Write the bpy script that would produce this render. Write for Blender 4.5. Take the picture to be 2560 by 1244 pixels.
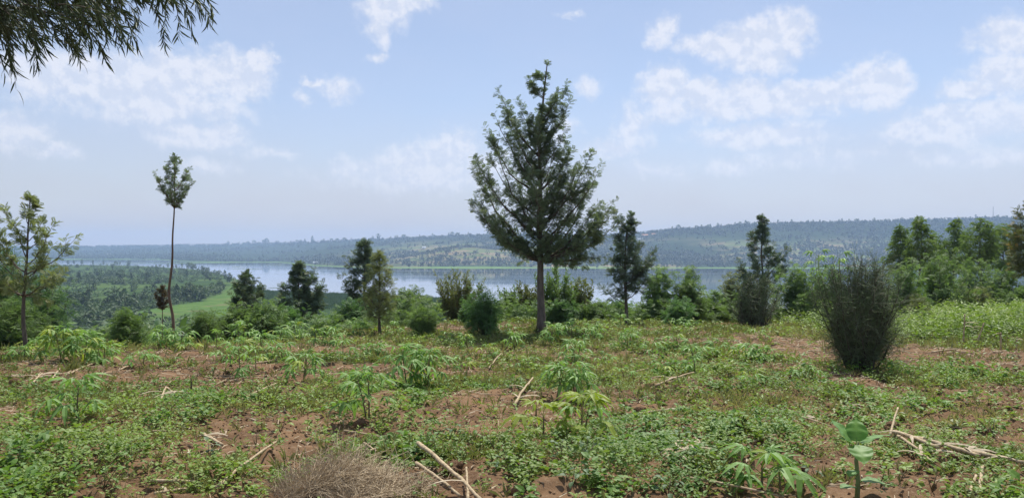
import bpy, math, random
import numpy as np
from mathutils import Vector, Matrix

scene = bpy.context.scene
for o in list(bpy.data.objects):
    bpy.data.objects.remove(o)
rng = np.random.default_rng(11)
random.seed(5)

# ------------------------------------------------------------------ camera
PW, PH, F = 2560.0, 1244.0, 1934.0          # size of the photograph and focal length in its pixels
CX, CY = PW / 2, PH / 2
EYE = 1.6
cam_d = bpy.data.cameras.new("camera")
cam = bpy.data.objects.new("camera", cam_d)
scene.collection.objects.link(cam)
cam.location = (0, 0, EYE)
cam.rotation_euler = (math.radians(90), 0, 0)
cam_d.sensor_width = 36
cam_d.lens = 36 * F / PW
cam_d.clip_start = 0.1
cam_d.clip_end = 60000
scene.camera = cam

# ------------------------------------------------------------------ sun, sky, exposure
SUN_EL, SUN_AZ = math.radians(64), math.radians(22)
SUN_STRENGTH, SKY_STRENGTH = 4.8, 0.115
HAZE_DENSITY = 1.5e-4
scene.view_settings.view_transform = 'Standard'
scene.view_settings.look = 'None'
scene.view_settings.exposure = 0.26
scene.view_settings.gamma = 1.0
scene.view_settings.use_curve_mapping = False
scene.cycles.use_denoising = True
scene.cycles.max_bounces = 6
scene.cycles.diffuse_bounces = 3
scene.cycles.glossy_bounces = 2
scene.cycles.transmission_bounces = 3
scene.cycles.volume_bounces = 1
scene.cycles.use_adaptive_sampling = True
scene.cycles.adaptive_threshold = 0.015

sun_dir = Vector((math.cos(SUN_EL) * math.sin(SUN_AZ), math.cos(SUN_EL) * math.cos(SUN_AZ), math.sin(SUN_EL)))
sd = bpy.data.lights.new("sun", 'SUN')
sd.energy = SUN_STRENGTH
sd.angle = math.radians(0.6)
sd.color = (1.0, 0.955, 0.88)
so = bpy.data.objects.new("sun", sd)
so.rotation_euler = (-sun_dir).to_track_quat('-Z', 'Y').to_euler()
so.location = (0, 0, 50)
scene.collection.objects.link(so)


class NT:
    """small helper to wire shader nodes"""
    def __init__(self, tree):
        self.t = tree
        self.n = tree.nodes
        self.l = tree.links

    def node(self, kind, **kw):
        nd = self.n.new(kind)
        for k, v in kw.items():
            setattr(nd, k, v)
        return nd

    def put(self, sock, v):
        if hasattr(v, 'is_linked') or hasattr(v, 'links'):
            self.l.new(v, sock)
        else:
            sock.default_value = v

    def math(self, op, a, b=None, c=None, clamp=False):
        nd = self.node('ShaderNodeMath', operation=op, use_clamp=clamp)
        self.put(nd.inputs[0], a)
        if b is not None:
            self.put(nd.inputs[1], b)
        if c is not None:
            self.put(nd.inputs[2], c)
        return nd.outputs[0]

    def vmath(self, op, a, b=None, c=None):
        nd = self.node('ShaderNodeVectorMath', operation=op)
        self.put(nd.inputs[0], a)
        if b is not None:
            self.put(nd.inputs[1], b)
        if c is not None:
            self.put(nd.inputs[2], c)
        return nd.outputs['Value'] if op in ('LENGTH', 'DOT_PRODUCT') else nd.outputs['Vector']

    def mix(self, fac, a, b, mode='MIX'):
        nd = self.node('ShaderNodeMix', data_type='RGBA', blend_type=mode)
        self.put(nd.inputs[0], fac)
        for s, v in ((nd.inputs[6], a), (nd.inputs[7], b)):
            if isinstance(v, tuple) and len(v) == 3:
                v = (*v, 1)
            self.put(s, v)
        return nd.outputs[2]

    def noise(self, vec, scale, detail=4, rough=0.55, out='Fac', dist=0.0, dim='3D'):
        nd = self.node('ShaderNodeTexNoise', noise_dimensions=dim)
        if vec is not None:
            self.put(nd.inputs['Vector'], vec)
        nd.inputs['Scale'].default_value = scale
        nd.inputs['Detail'].default_value = detail
        nd.inputs['Roughness'].default_value = rough
        nd.inputs['Distortion'].default_value = dist
        return nd.outputs[out]

    def ramp(self, v, lo, hi):
        nd = self.node('ShaderNodeMapRange', interpolation_type='SMOOTHSTEP', clamp=True)
        self.put(nd.inputs[0], v)
        nd.inputs[1].default_value = lo
        nd.inputs[2].default_value = hi
        return nd.outputs[0]

    def attr(self, name, out='Fac'):
        nd = self.node('ShaderNodeAttribute', attribute_name=name)
        return nd.outputs[out]


# sky: Nishita daylight with thin veil and cumulus banks that stand at their own bearings and heights
CLOUDS = [  # bearing x, height y, half width, half height (photograph pixels turned into angles), weight
    (150, 190, 110, 55, 1), (250, 180, 90, 50, 1), (330, 215, 110, 60, 1), (430, 195, 95, 60, 1), (520, 180, 90, 50, 1), (600, 195, 70, 50, 1),
    (655, 148, 34, 22, 1), (400, 260, 190, 50, .75), (500, 340, 100, 34, .85), (560, 325, 42, 26, .9), (35, 330, 62, 38, .85), (140, 380, 44, 14, .7),
    (970, 20, 70, 46, .75), (945, 78, 30, 36, .7), (1050, 6, 44, 20, .7), (942, 150, 26, 16, .6), (780, 208, 24, 10, .7),
    (845, 220, 46, 26, .55), (757, 245, 20, 18, .5), (598, 245, 15, 11, .9),
    (1125, 375, 75, 50, .95), (1040, 402, 90, 34, .9), (880, 420, 62, 28, .7), (1080, 440, 230, 45, .75), (1230, 410, 60, 40, .8),
    (690, 385, 70, 14, .45), (520, 415, 60, 20, .5),
    (1658, 82, 38, 30, .8), (1800, 110, 95, 26, .9), (1890, 105, 100, 48, .95), (1965, 85, 58, 44, .95), (1900, 150, 75, 32, .85),
    (1660, 218, 54, 48, 1), (1750, 232, 80, 32, .9), (1880, 240, 80, 42, .95), (1980, 250, 100, 42, .95), (2080, 240, 90, 38, .95),
    (2170, 205, 62, 48, 1), (2220, 215, 40, 50, .9), (1800, 270, 200, 36, .75), (1530, 372, 60, 26, .75), (1590, 325, 50, 44, .65),
    (1900, 340, 150, 26, .8), (2530, 92, 70, 36, .95), (2530, 185, 70, 42, .95), (2430, 222, 66, 24, .85), (2300, 325, 90, 26, .85),
    (2370, 295, 66, 30, .85), (2480, 300, 110, 44, .85), (1470, 212, 34, 26, .5), (1415, 322, 30, 30, .6), (1830, 410, 60, 22, .55),
    (1630, 425, 70, 20, .55), (2450, 390, 160, 22, .5), (1420, 36, 34, 9, .5), (1980, 400, 180, 24, .4),
]
world = bpy.data.worlds.new("World")
scene.world = world
world.use_nodes = True
w = NT(world.node_tree)
w.n.clear()
w_out = w.node('ShaderNodeOutputWorld')
bg = w.node('ShaderNodeBackground')
bg.inputs['Strength'].default_value = SKY_STRENGTH
sky = w.node('ShaderNodeTexSky', sky_type='NISHITA')
sky.sun_disc = False
sky.sun_elevation = SUN_EL
sky.sun_rotation = SUN_AZ
sky.altitude = 1300
sky.air_density = 1.0
sky.dust_density = 1.0
sky.ozone_density = 1.0
gen = w.node('ShaderNodeTexCoord').outputs['Generated']
sep = w.node('ShaderNodeSeparateXYZ')
w.l.new(gen, sep.inputs[0])
az = w.math('ARCTAN2', sep.outputs[0], sep.outputs[1])
el = w.math('ARCSINE', sep.outputs[2])
comb = w.node('ShaderNodeCombineXYZ')
w.l.new(az, comb.inputs[0])
w.l.new(el, comb.inputs[1])
p0 = comb.outputs[0]
wn = w.noise(p0, 22, 5, 0.6, 'Color')
wn2 = w.noise(p0, 90, 4, 0.6, 'Color')
warp = w.vmath('MULTIPLY_ADD', w.vmath('SUBTRACT', wn, (.5, .5, .5)), (0.05, 0.036, 0), p0)
warp = w.vmath('MULTIPLY_ADD', w.vmath('SUBTRACT', wn2, (.5, .5, .5)), (0.016, 0.014, 0), warp)
best = None
for (bx, by, rx, ry, wt) in CLOUDS:
    a0 = math.atan((bx - CX) / F)
    e0 = math.atan((CY - by) / math.hypot(F, bx - CX))
    sx, sy = F / (rx * 1.42), F / (ry * 1.45)
    v = w.vmath('MULTIPLY_ADD', warp, (sx, sy, 0), (-a0 * sx, -e0 * sy, 0))
    g = w.math('MULTIPLY_ADD', w.vmath('LENGTH', v), -wt, wt)
    best = g if best is None else w.math('MAXIMUM', best, g)
fb = w.noise(p0, 38, 7, 0.62)
dens = w.math('ADD', best, w.math('MULTIPLY_ADD', fb, 0.95, -0.45))
# the same kind of broken cumulus over the rest of the sky
gl = w.noise(w.vmath('MULTIPLY', gen, (1, 1, 2.2)), 3.1, 7, 0.58)
gl = w.math('MULTIPLY_ADD', gl, 2.6, -1.42)
out_m = w.ramp(w.math('MAXIMUM', w.math('ABSOLUTE', az), w.math('MULTIPLY_ADD', el, 1.6, 0.09)), 0.62, 0.80)
dens = w.math('MAXIMUM', dens, w.math('MULTIPLY', gl, out_m))
alpha = w.ramp(dens, 0.0, 0.60)
low = w.ramp(el, 0.0, 0.22)
relief = w.ramp(w.math('SUBTRACT', fb, w.noise(w.vmath('ADD', p0, (0.004, 0.010, 0)), 38, 7, 0.62)), -0.11, 0.11)
veil_n = w.noise(w.vmath('MULTIPLY', p0, (1, 2.4, 1)), 5, 4, 0.5)
veil = w.math('MULTIPLY_ADD', veil_n, 0.35, w.math('MULTIPLY_ADD', low, -0.50, 0.74), clamp=True)
VEIL = (4.5, 4.95, 6.35)
CLOUD_D, CLOUD_L = (5.2, 5.6, 6.6), (6.5, 6.6, 7.15)
c1 = w.mix(veil, sky.outputs[0], w.mix(low, (4.5, 4.25, 4.3), VEIL))
cc = w.mix(relief, CLOUD_D, CLOUD_L)
c2 = w.mix(w.math('MULTIPLY', alpha, w.math('MULTIPLY_ADD', low, 0.36, 0.43)), c1, cc)
w.l.new(c2, bg.inputs['Color'])
w.l.new(bg.outputs[0], w_out.inputs[0])


# ------------------------------------------------------------------ mesh helpers
def norm(v):
    return v / np.maximum(np.linalg.norm(v, axis=-1, keepdims=True), 1e-9)


def hash2(ix, iy, seed):
    h = (ix.astype(np.int64) * 374761393 + iy.astype(np.int64) * 668265263 + seed * 2147483647) & 0xffffffff
    h = ((h ^ (h >> 13)) * 1274126177) & 0xffffffff
    return ((h ^ (h >> 16)) & 0xffff) / 65535.0


def vnoise(x, y, seed=0):
    x = np.asarray(x, float)
    y = np.asarray(y, float)
    ix, iy = np.floor(x), np.floor(y)
    fx, fy = x - ix, y - iy
    fx, fy = fx * fx * (3 - 2 * fx), fy * fy * (3 - 2 * fy)
    a, b = hash2(ix, iy, seed), hash2(ix + 1, iy, seed)
    c, d = hash2(ix, iy + 1, seed), hash2(ix + 1, iy + 1, seed)
    return (a * (1 - fx) + b * fx) * (1 - fy) + (c * (1 - fx) + d * fx) * fy


def fbm(x, y, oct=4, seed=0, rough=0.5):
    s, a, t = 0, 1, 0
    for k in range(oct):
        s = s + a * vnoise(x * 2 ** k + 17.3 * k, y * 2 ** k - 9.1 * k, seed + k)
        t += a
        a *= rough
    return s / t


def sstep(a, b, x):
    t = np.clip((x - a) / (b - a), 0, 1)
    return t * t * (3 - 2 * t)


class Geo:
    def __init__(self):
        self.v, self.f, self.c, self.n = [], [], [], 0

    def add(self, v, f, var=0.5):
        v = np.asarray(v, float).reshape(-1, 3)
        f = np.asarray(f, int).reshape(-1, 3)
        self.v.append(v)
        self.f.append(f + self.n)
        self.c.append(np.broadcast_to(np.asarray(var, float), (len(v),)))
        self.n += len(v)

    def mesh(self, name, mat, smooth=False):
        me = bpy.data.meshes.new(name)
        v = np.concatenate(self.v)
        f = np.concatenate(self.f)
        me.vertices.add(len(v))
        me.vertices.foreach_set("co", v.astype(np.float32).ravel())
        me.loops.add(f.size)
        me.loops.foreach_set("vertex_index", f.astype(np.int32).ravel())
        me.polygons.add(len(f))
        me.polygons.foreach_set("loop_start", np.arange(0, f.size, 3, dtype=np.int32))
        me.polygons.foreach_set("use_smooth", np.full(len(f), smooth))
        at = me.attributes.new("var", 'FLOAT', 'POINT')
        at.data.foreach_set("value", np.concatenate(self.c).astype(np.float32))
        me.update(calc_edges=True)
        me.materials.append(mat)
        return me

    def build(self, name, mat, parent=None, smooth=False, loc=(0, 0, 0)):
        return link(name, self.mesh(name, mat, smooth), parent, loc)


def link(name, data, parent=None, loc=(0, 0, 0)):
    o = bpy.data.objects.new(name, data)
    scene.collection.objects.link(o)
    o.location = loc
    if parent is not None:
        o.parent = parent
    return o


def tag(o, label=None, cat=None, group=None, kind=None):
    if label:
        o['label'] = label
    if cat:
        o['category'] = cat
    if group:
        o['group'] = group
    if kind:
        o['kind'] = kind
    return o


def thing(name, label, cat, loc, group=None, rz=0.0):
    o = link(name, None, None, loc)
    o.empty_display_size = 0.1
    o.rotation_euler = (0, 0, rz)
    return tag(o, label, cat, group)


def tube(geo, pts, rad, sides=6, var=0.5):
    pts = np.asarray(pts, float)
    n = len(pts)
    rad = np.broadcast_to(np.asarray(rad, float), (n,))
    tan = norm(np.gradient(pts, axis=0))
    ref = np.array([0.31, 0.95, 0.05]) if abs(tan[0][2]) > 0.6 else np.array([0.0, 0.1, 1.0])
    x = norm(np.cross(tan, ref))
    y = np.cross(tan, x)
    a = np.arange(sides) * 2 * math.pi / sides
    V = pts[:, None] + rad[:, None, None] * (np.cos(a)[None, :, None] * x[:, None] + np.sin(a)[None, :, None] * y[:, None])
    i, j = np.meshgrid(np.arange(n - 1), np.arange(sides), indexing='ij')
    q = np.stack([i * sides + j, i * sides + (j + 1) % sides, (i + 1) * sides + (j + 1) % sides, (i + 1) * sides + j], -1).reshape(-1, 4)
    f = np.concatenate([q[:, [0, 1, 2]], q[:, [0, 2, 3]]])
    V = V.reshape(-1, 3)
    cap0, cap1 = len(V), len(V) + 1
    V = np.concatenate([V, pts[:1], pts[-1:]])
    e0 = [(cap0, (k + 1) % sides, k) for k in range(sides)]
    e1 = [(cap1, (n - 1) * sides + k, (n - 1) * sides + (k + 1) % sides) for k in range(sides)]
    geo.add(V, np.concatenate([f, e0, e1]), var)


def sticks(geo, p0, p1, r0, r1, sides=3, var=None):
    """many straight tapering sticks at once"""
    N = len(p0)
    r0 = np.broadcast_to(np.asarray(r0, float), (N,))
    r1 = np.broadcast_to(np.asarray(r1, float), (N,))
    t = norm(p1 - p0)
    ref = np.where(np.abs(t[:, 2:3]) > 0.8, np.array([[1., .2, 0]]), np.array([[0., .1, 1]]))
    x = norm(np.cross(t, ref))
    y = np.cross(t, x)
    a = np.arange(sides) * 2 * math.pi / sides
    ring = np.cos(a)[None, :, None] * x[:, None] + np.sin(a)[None, :, None] * y[:, None]
    V = np.concatenate([p0[:, None] + r0[:, None, None] * ring, p1[:, None] + r1[:, None, None] * ring], 1)
    fl = []
    for k in range(sides):
        k2 = (k + 1) % sides
        fl += [(k, k2, sides + k2), (k, sides + k2, sides + k)]
    fl = np.array(fl)
    f = fl[None] + (np.arange(N) * 2 * sides)[:, None, None]
    vv = rng.random(N) if var is None else np.broadcast_to(np.asarray(var, float), (N,))
    geo.add(V.reshape(-1, 3), f.reshape(-1, 3), np.repeat(vv, 2 * sides))


# leaf templates: x along the leaf, y across, z up
def t_diamond(wd=0.3, sag=0.1):
    v = [(0, 0, 0), (.45, wd / 2, 0.02), (1, 0, -sag), (.45, -wd / 2, 0.02)]
    return np.array(v), np.array([(0, 2, 1), (0, 3, 2)])


def t_lance(wd=0.25, sag=0.15, fold=0.04):
    v = [(0, 0, 0), (.3, wd * .46, fold), (.3, 0, 0), (.3, -wd * .46, fold), (.68, wd * .38, fold - sag * .4), (.68, 0, -sag * .4),
         (.68, -wd * .38, fold - sag * .4), (1, 0, -sag)]
    f = [(0, 2, 1), (0, 3, 2), (1, 2, 5), (1, 5, 4), (2, 3, 6), (2, 6, 5), (4, 5, 7), (5, 6, 7)]
    return np.array(v), np.array(f)


def merge(parts):
    vs, fs, n = [], [], 0
    for v, f in parts:
        vs.append(v)
        fs.append(f + n)
        n += len(v)
    return np.concatenate(vs), np.concatenate(fs)


def xf(vf, s, rz, pos, ry=0.0):
    v, f = vf
    v = v * s
    c, s_ = math.cos(ry), math.sin(ry)
    v = np.stack([v[:, 0] * c + v[:, 2] * s_, v[:, 1], -v[:, 0] * s_ + v[:, 2] * c], -1)
    c, s_ = math.cos(rz), math.sin(rz)
    v = np.stack([v[:, 0] * c - v[:, 1] * s_, v[:, 0] * s_ + v[:, 1] * c, v[:, 2]], -1)
    return v + np.array(pos), f


def t_pinnate(k=5, wd=0.26, lobe=0.42, sag=0.22, ang=0.85):
    parts = []
    for i in range(k):
        u = 0.12 + 0.8 * i / k
        L = lobe * (1.15 - 0.75 * abs(u - 0.4))
        for s in (-1, 1):
            parts.append(xf(t_diamond(wd, 0.12), L, s * ang, (u, 0, -sag * u * u), 0.15))
    parts.append(xf(t_diamond(wd, 0.05), 0.32, 0, (0.74, 0, -sag * .6), 0.35))
    return merge(parts)


T_PIN6 = t_pinnate(6)
T_PIN4 = t_pinnate(4, 0.3, 0.46)
T_PIN3 = t_pinnate(3, 0.34, 0.52)
T_FEATHER = t_pinnate(5, 0.22, 0.36, 0.3, 1.15)
T_LANCE = t_lance(0.115, 0.25, 0.02)
T_NEEDLE = t_diamond(0.12, 0.2)
T_DIA = t_diamond(0.34, 0.15)
T_OVATE = t_lance(0.62, 0.25, 0.06)
T_OVD = t_diamond(0.62, 0.2)


def put_leaves(geo, T, pos, d, nrm, size, var):
    v, f = T
    x = norm(d)
    y = norm(np.cross(nrm, x))
    z = np.cross(x, y)
    R = np.stack([x, y, z], -1)
    V = pos[:, None] + np.asarray(size)[:, None, None] * np.einsum('nij,kj->nki', R, v)
    N = len(pos)
    ff = f[None] + (np.arange(N) * len(v))[:, None, None]
    geo.add(V.reshape(-1, 3), ff.reshape(-1, 3), np.repeat(var, len(v)))


# ------------------------------------------------------------------ materials
def new_mat(name):
    m = bpy.data.materials.new(name)
    m.use_nodes = True
    nt = NT(m.node_tree)
    nt.n.clear()
    out = nt.node('ShaderNodeOutputMaterial')
    return m, nt, out


def leaf_mat(name, dark, light, trans=0.35, gloss=0.5, tip=None, tscale=1.0):
    m, t, out = new_mat(name)
    var = t.attr("var")
    oi = t.node('ShaderNodeObjectInfo')
    geo_pos = t.node('ShaderNodeNewGeometry').outputs['Position']
    nz = t.noise(geo_pos, 2.3 * tscale, 3)
    f = t.math('ADD', t.math('MULTIPLY', var, 0.7), t.math('MULTIPLY_ADD', nz, 0.6, -0.15), clamp=True)
    col = t.mix(f, dark, light)
    if tip:
        col = t.mix(t.ramp(var, 0.86, 0.97), col, tip)
    hsv = t.node('ShaderNodeHueSaturation')
    t.put(hsv.inputs['Value'], t.math('MULTIPLY_ADD', oi.outputs['Random'], 0.24, 0.88))
    t.l.new(col, hsv.inputs['Color'])
    col = hsv.outputs[0]
    d = t.node('ShaderNodeBsdfDiffuse')
    t.l.new(col, d.inputs[0])
    tr = t.node('ShaderNodeBsdfTranslucent')
    tc = t.mix(1.0, col, (1.25, 1.3, 0.7), 'MULTIPLY')
    t.l.new(tc, tr.inputs[0])
    ms = t.node('ShaderNodeMixShader')
    ms.inputs[0].default_value = trans
    t.l.new(d.outputs[0], ms.inputs[1])
    t.l.new(tr.outputs[0], ms.inputs[2])
    gl = t.node('ShaderNodeBsdfGlossy')
    gl.inputs['Roughness'].default_value = gloss + .12
    gl.inputs['Color'].default_value = (.95, .97, .9, 1)
    fr = t.node('ShaderNodeFresnel')
    fr.inputs[0].default_value = 1.35
    m2 = t.node('ShaderNodeMixShader')
    t.put(m2.inputs[0], t.math('MINIMUM', t.math('MULTIPLY', fr.outputs[0], .55), .10))
    t.l.new(ms.outputs[0], m2.inputs[1])
    t.l.new(gl.outputs[0], m2.inputs[2])
    t.l.new(m2.outputs[0], out.inputs[0])
    return m


def wood_mat(name, a, b, scale=14.0, bump=0.4, stretch=(1, 1, .25)):
    m, t, out = new_mat(name)
    pos = t.node('ShaderNodeTexCoord').outputs['Object']
    nz = t.noise(t.vmath('MULTIPLY', pos, stretch), scale, 5, 0.65)
    col = t.mix(t.ramp(nz, 0.3, 0.7), a, b)
    col = t.mix(t.math('MULTIPLY', t.attr("var"), 0.35), col, b)
    p = t.node('ShaderNodeBsdfPrincipled')
    t.l.new(col, p.inputs['Base Color'])
    p.inputs['Roughness'].default_value = 0.85
    p.inputs['Specular IOR Level'].default_value = 0.2
    bp = t.node('ShaderNodeBump')
    bp.inputs['Strength'].default_value = bump
    bp.inputs['Distance'].default_value = 0.02
    t.l.new(nz, bp.inputs['Height'])
    t.l.new(bp.outputs[0], p.inputs['Normal'])
    t.l.new(p.outputs[0], out.inputs[0])
    return m


M_bark = wood_mat("grey_bark", (.075, .06, .048), (.16, .135, .11))
M_twig = wood_mat("twig_bark", (.05, .042, .032), (.11, .09, .07))
M_redbark = wood_mat("brown_bark", (.10, .062, .042), (.20, .135, .095))
M_stalk = wood_mat("dry_stalk", (.24, .175, .105), (.54, .43, .27), 30, .3)
M_straw = wood_mat("straw", (.27, .20, .125), (.56, .46, .31), 9, .1, (1, 1, 1))
M_husk = wood_mat("dry_husk", (.29, .23, .145), (.51, .43, .31), 22, .2, (1, 1, 1))
M_grev = leaf_mat("silky_oak_leaf", (0.075, 0.117, 0.073), (0.221, 0.284, 0.163), 0.38, .45, (.17, .19, .085))
M_grevd = leaf_mat("dark_silky_oak_leaf", (0.062, 0.101, 0.073), (0.166, 0.226, 0.151), 0.34, .45, (.11, .13, .07))
M_pale = leaf_mat("pale_feather_leaf", (0.095, 0.121, 0.047), (0.230, 0.257, 0.115), 0.45, .5)
M_young = leaf_mat("young_tree_leaf", (0.106, 0.145, 0.068), (0.309, 0.347, 0.154), 0.45, .45, (.22, .23, .10))
M_leuc = leaf_mat("fern_shrub_leaf", (0.079, 0.136, 0.047), (0.184, 0.282, 0.093), 0.48, .5)
M_leucd = leaf_mat("dark_fern_shrub_leaf", (0.060, 0.135, 0.053), (0.151, 0.270, 0.098), 0.42, .45)
M_brush = leaf_mat("olive_bush_leaf", (0.093, 0.115, 0.045), (0.217, 0.245, 0.097), 0.42, .5)
M_euc = leaf_mat("drooping_tree_leaf", (0.083, 0.140, 0.048), (0.202, 0.290, 0.096), 0.45, .5)
M_pencil2 = leaf_mat("pencil_bush_tip", (0.082, 0.126, 0.057), (0.198, 0.269, 0.116), .1, .5)
M_pencil = leaf_mat("pencil_bush_twig", (0.056, 0.068, 0.045), (0.168, 0.183, 0.107), .05, .5)
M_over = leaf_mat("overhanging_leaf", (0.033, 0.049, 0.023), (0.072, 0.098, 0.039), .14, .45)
M_cass = leaf_mat("cassava_leaf", (0.122, 0.234, 0.057), (0.229, 0.393, 0.098), .42, .4, None, 1.0)
M_cassy = leaf_mat("yellow_cassava_leaf", (0.181, 0.271, 0.033), (0.321, 0.381, 0.055), .42, .4)
M_weed = leaf_mat("weed_leaf", (0.106, 0.180, 0.031), (0.278, 0.396, 0.071), 0.42, .38, (.25, .27, .13), 0.5)
M_leafy = leaf_mat("bright_weed_leaf", (0.089, 0.178, 0.033), (0.168, 0.302, 0.057), .42, .4)
M_leafy2 = leaf_mat("bluish_weed_leaf", (.075, .14, .06), (.15, .23, .11), .36, .35)
M_grass = leaf_mat("grass_blade", (.115, .145, .045), (.30, .285, .135), .38, .45, (.36, .31, .17), 0.5)
M_big = leaf_mat("broad_plant_leaf", (0.083, 0.204, 0.043), (0.209, 0.382, 0.094), 0.45, .35, None, 4.0)
M_banana = leaf_mat("banana_leaf", (.035, .085, .03), (.07, .14, .05), .4, .3)
M_fartree = leaf_mat("valley_tree_leaf", (.034, .06, .022), (.075, .12, .042), .25, .6, None, .05)
M_farhill = leaf_mat("hill_tree_leaf", (0.037, 0.058, 0.029), (0.073, 0.101, 0.047), .2, .6, None, .02)
M_reed = leaf_mat("reed_leaf", (.045, .085, .03), (.085, .14, .05), .3, .5, None, .05)
M_gstem = wood_mat("green_stem", (.12, .16, .06), (.22, .26, .11), 20)


# ------------------------------------------------------------------ the lie of the land
LAKE = EYE - 40.0
SLOPE = 0.04


def ground_D(py):
    return EYE / ((py - CY) / F - SLOPE)


BROW_X = [-60, -24, -13, -7, -4.6, 0, 8, 15, 26, 60]
BROW_Y = [12, 15, 18.5, 21, 27, 31, 31.5, 36, 43, 52]
S_PX = [-4000, 0, 150, 390, 470, 560, 700, 725, 790, 880, 1000, 1500, 2100, 2600, 5000]
S_D = [2900, 2950, 2930, 2900, 2400, 2290, 2270, 2120, 1810, 1660, 1612, 1600, 1575, 1550, 1400]
N_PX = [-4000, 0, 250, 330, 480, 540, 590, 605, 640, 655, 700, 880, 1090, 1200, 1300, 1700, 2200, 3500]
N_D = [2000, 1960, 1934, 1842, 1547, 1268, 1031, 932, 773, 723, 703, 661, 609, 541, 500, 486, 462, 420]
R_PX = [-4000, 0, 600, 900, 1250, 1500, 2000, 2600, 5000]
R_D = [5200, 5200, 5000, 3800, 3000, 2700, 2600, 2600, 2500]
K_PX = [-3000, 0, 160, 400, 600, 700, 800, 900, 1000, 1100, 1200, 1300, 1400, 1500, 1580, 1650, 1700, 1800, 1850, 1950, 2100, 2200, 2300, 2400, 2500, 2700, 5000]
K_Y = [622, 618, 618, 615, 611, 609, 606, 601, 597, 593, 589, 588, 590, 591, 587, 579, 574, 569, 563, 560, 557, 555, 551, 549, 546, 543, 540]


def field_h(x, y):
    brow = np.interp(x, BROW_X, BROW_Y) + 1.6 * (fbm(x * .11, y * .02, 2, 5) - .5)
    d = y - brow
    drop = 0.16 * np.where(d < -3, 0, np.where(d > 3, d, (d + 3) ** 2 / 12))
    roll = 0.35 * (fbm(x * .09 + 3, y * .09, 2, 21) - .5)
    return -SLOPE * y - drop + roll * sstep(8, 16, y)


def land_h(x, y):
    x = np.asarray(x, float)
    y = np.asarray(y, float)
    D = np.maximum(y, 1.0)
    px = np.clip(x / D, -2.6, 2.6) * F + CX
    dn = np.interp(px, N_PX, N_D) + 14 * (fbm(x * .018, y * .012, 3, 31) - .5)
    ds = np.interp(px, S_PX, S_D) + 36 * (fbm(x * .012, y * .006, 3, 32) - .5)
    h = field_h(x, y)
    inland = np.clip(dn - D, -60, 400)
    valley = LAKE + np.clip(inland * .012, -2.5, .7) + np.clip(inland * .0025, 0, 1.1) + 1.6 * (fbm(x * .012, y * .008, 3, 33) - .35) * sstep(20, 90, inland)
    near = np.maximum(h, valley)
    dr = np.interp(px, R_PX, R_D)
    ky = np.interp(px, K_PX, K_Y)
    zr = EYE + (CY - ky) / F * dr
    t = np.clip((D - ds - 60) / np.maximum(dr - ds - 60, 200), 0, 1)
    prof = t * (0.55 + 0.45 * sstep(0, 1, t))
    far = LAKE + np.clip((D - ds) * .012, -2.5, 1.2) + (zr - LAKE - 1.2) * prof
    far = far + (fbm(x * .004, y * .004, 4, 41) - .5) * 20 * np.sin(np.pi * t) ** 1
    far = far + 24 * np.exp(-((px - 1160) / 120.) ** 2 - ((D - 2080) / 240.) ** 2)
    far = far - np.clip(D - dr, 0, 4000) * 0.012
    # low spit that runs out into the far arm of the lake
    ax, ay, bx, by = (255 - CX) / F * 2120, 2120, (575 - CX) / F * 2290, 2290
    tt = np.clip(((x - ax) * (bx - ax) + (y - ay) * (by - ay)) / ((bx - ax) ** 2 + (by - ay) ** 2), 0, 1)
    dd = np.hypot(x - ax - tt * (bx - ax), y - ay - tt * (by - ay))
    spit = LAKE + np.clip((26 + 22 * (fbm(x * .02, y * .02, 2, 51) - .5) - dd * .8) * .03, -2.5, .9)
    mid = np.where(D < (dn + ds) / 2, near, far)
    return np.where(D < dn + 60, near, np.maximum(mid, spit))


def soil_bump(x, y):
    a = (fbm(x * 1.1, y * 1.1, 3, 61) - .5) * .16
    b = np.maximum(fbm(x * 3.7, y * 3.7, 3, 62) - .52, 0) * .26
    c = (fbm(x * 11, y * 11, 3, 63) - .5) * .055
    e = np.abs(fbm(x * 27, y * 27, 2, 64) - .5) * .03
    return a + b + c + e


def soil_h(x, y):
    return field_h(x, y) + soil_bump(x, y) - .04


def bareness(x, y):
    """1 where the red soil lies open, 0 where weeds cover it"""
    n = fbm(x * .42 + 7, y * .55, 4, 71)
    b = sstep(.45, .59, n)
    for (cx, cy, rx, ry, k) in ((7.4, 18.4, 2.7, 4.6, 1.2), (9.9, 17.6, 3.0, 2.4, 1.0), (-1.25, 5.9, .8, .7, 1.0), (-2.6, 8.6, 1.3, .9, .9), (-1.3, 9.2, 1.0, .55, .8),
                                (.0, 5.7, .8, .5, .6), (2.3, 6.7, .9, .7, .7), (-7.5, 14.5, 4.2, 2.2, .9), (-5.5, 18.5, 4.4, 2.0, .8), (-4.2, 11.5, 2.2, .8, .8), (-2.5, 24, 3, 2, .5)):
        b = np.maximum(b, k * (1 - sstep(.5, 1.15, np.hypot((x - cx) / rx, (y - cy) / ry))))
    for (cx, cy, rx, ry, k) in ((-2.6, 6.3, 1.25, .65, 1), (-.5, 7.4, 1.0, .7, .8), (.9, 6.3, 1.1, .7, 1), (4.0, 9.5, 2.0, 2.0, .6), (2.4, 13, 3.0, 3.0, .5), (13, 24, 5, 6, .9), (1, 17, 3, 3, .4)):
        b = b * (1 - k * (1 - sstep(.6, 1.2, np.hypot((x - cx) / rx, (y - cy) / ry))))
    return np.clip(b, 0, 1)


def grid_faces(nr, nc):
    i, j = np.meshgrid(np.arange(nr - 1), np.arange(nc - 1), indexing='ij')
    a = (i * nc + j).ravel()
    q = np.stack([a, a + 1, a + nc + 1, a + nc], -1)
    return np.concatenate([q[:, [0, 1, 2]], q[:, [0, 2, 3]]])


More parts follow.
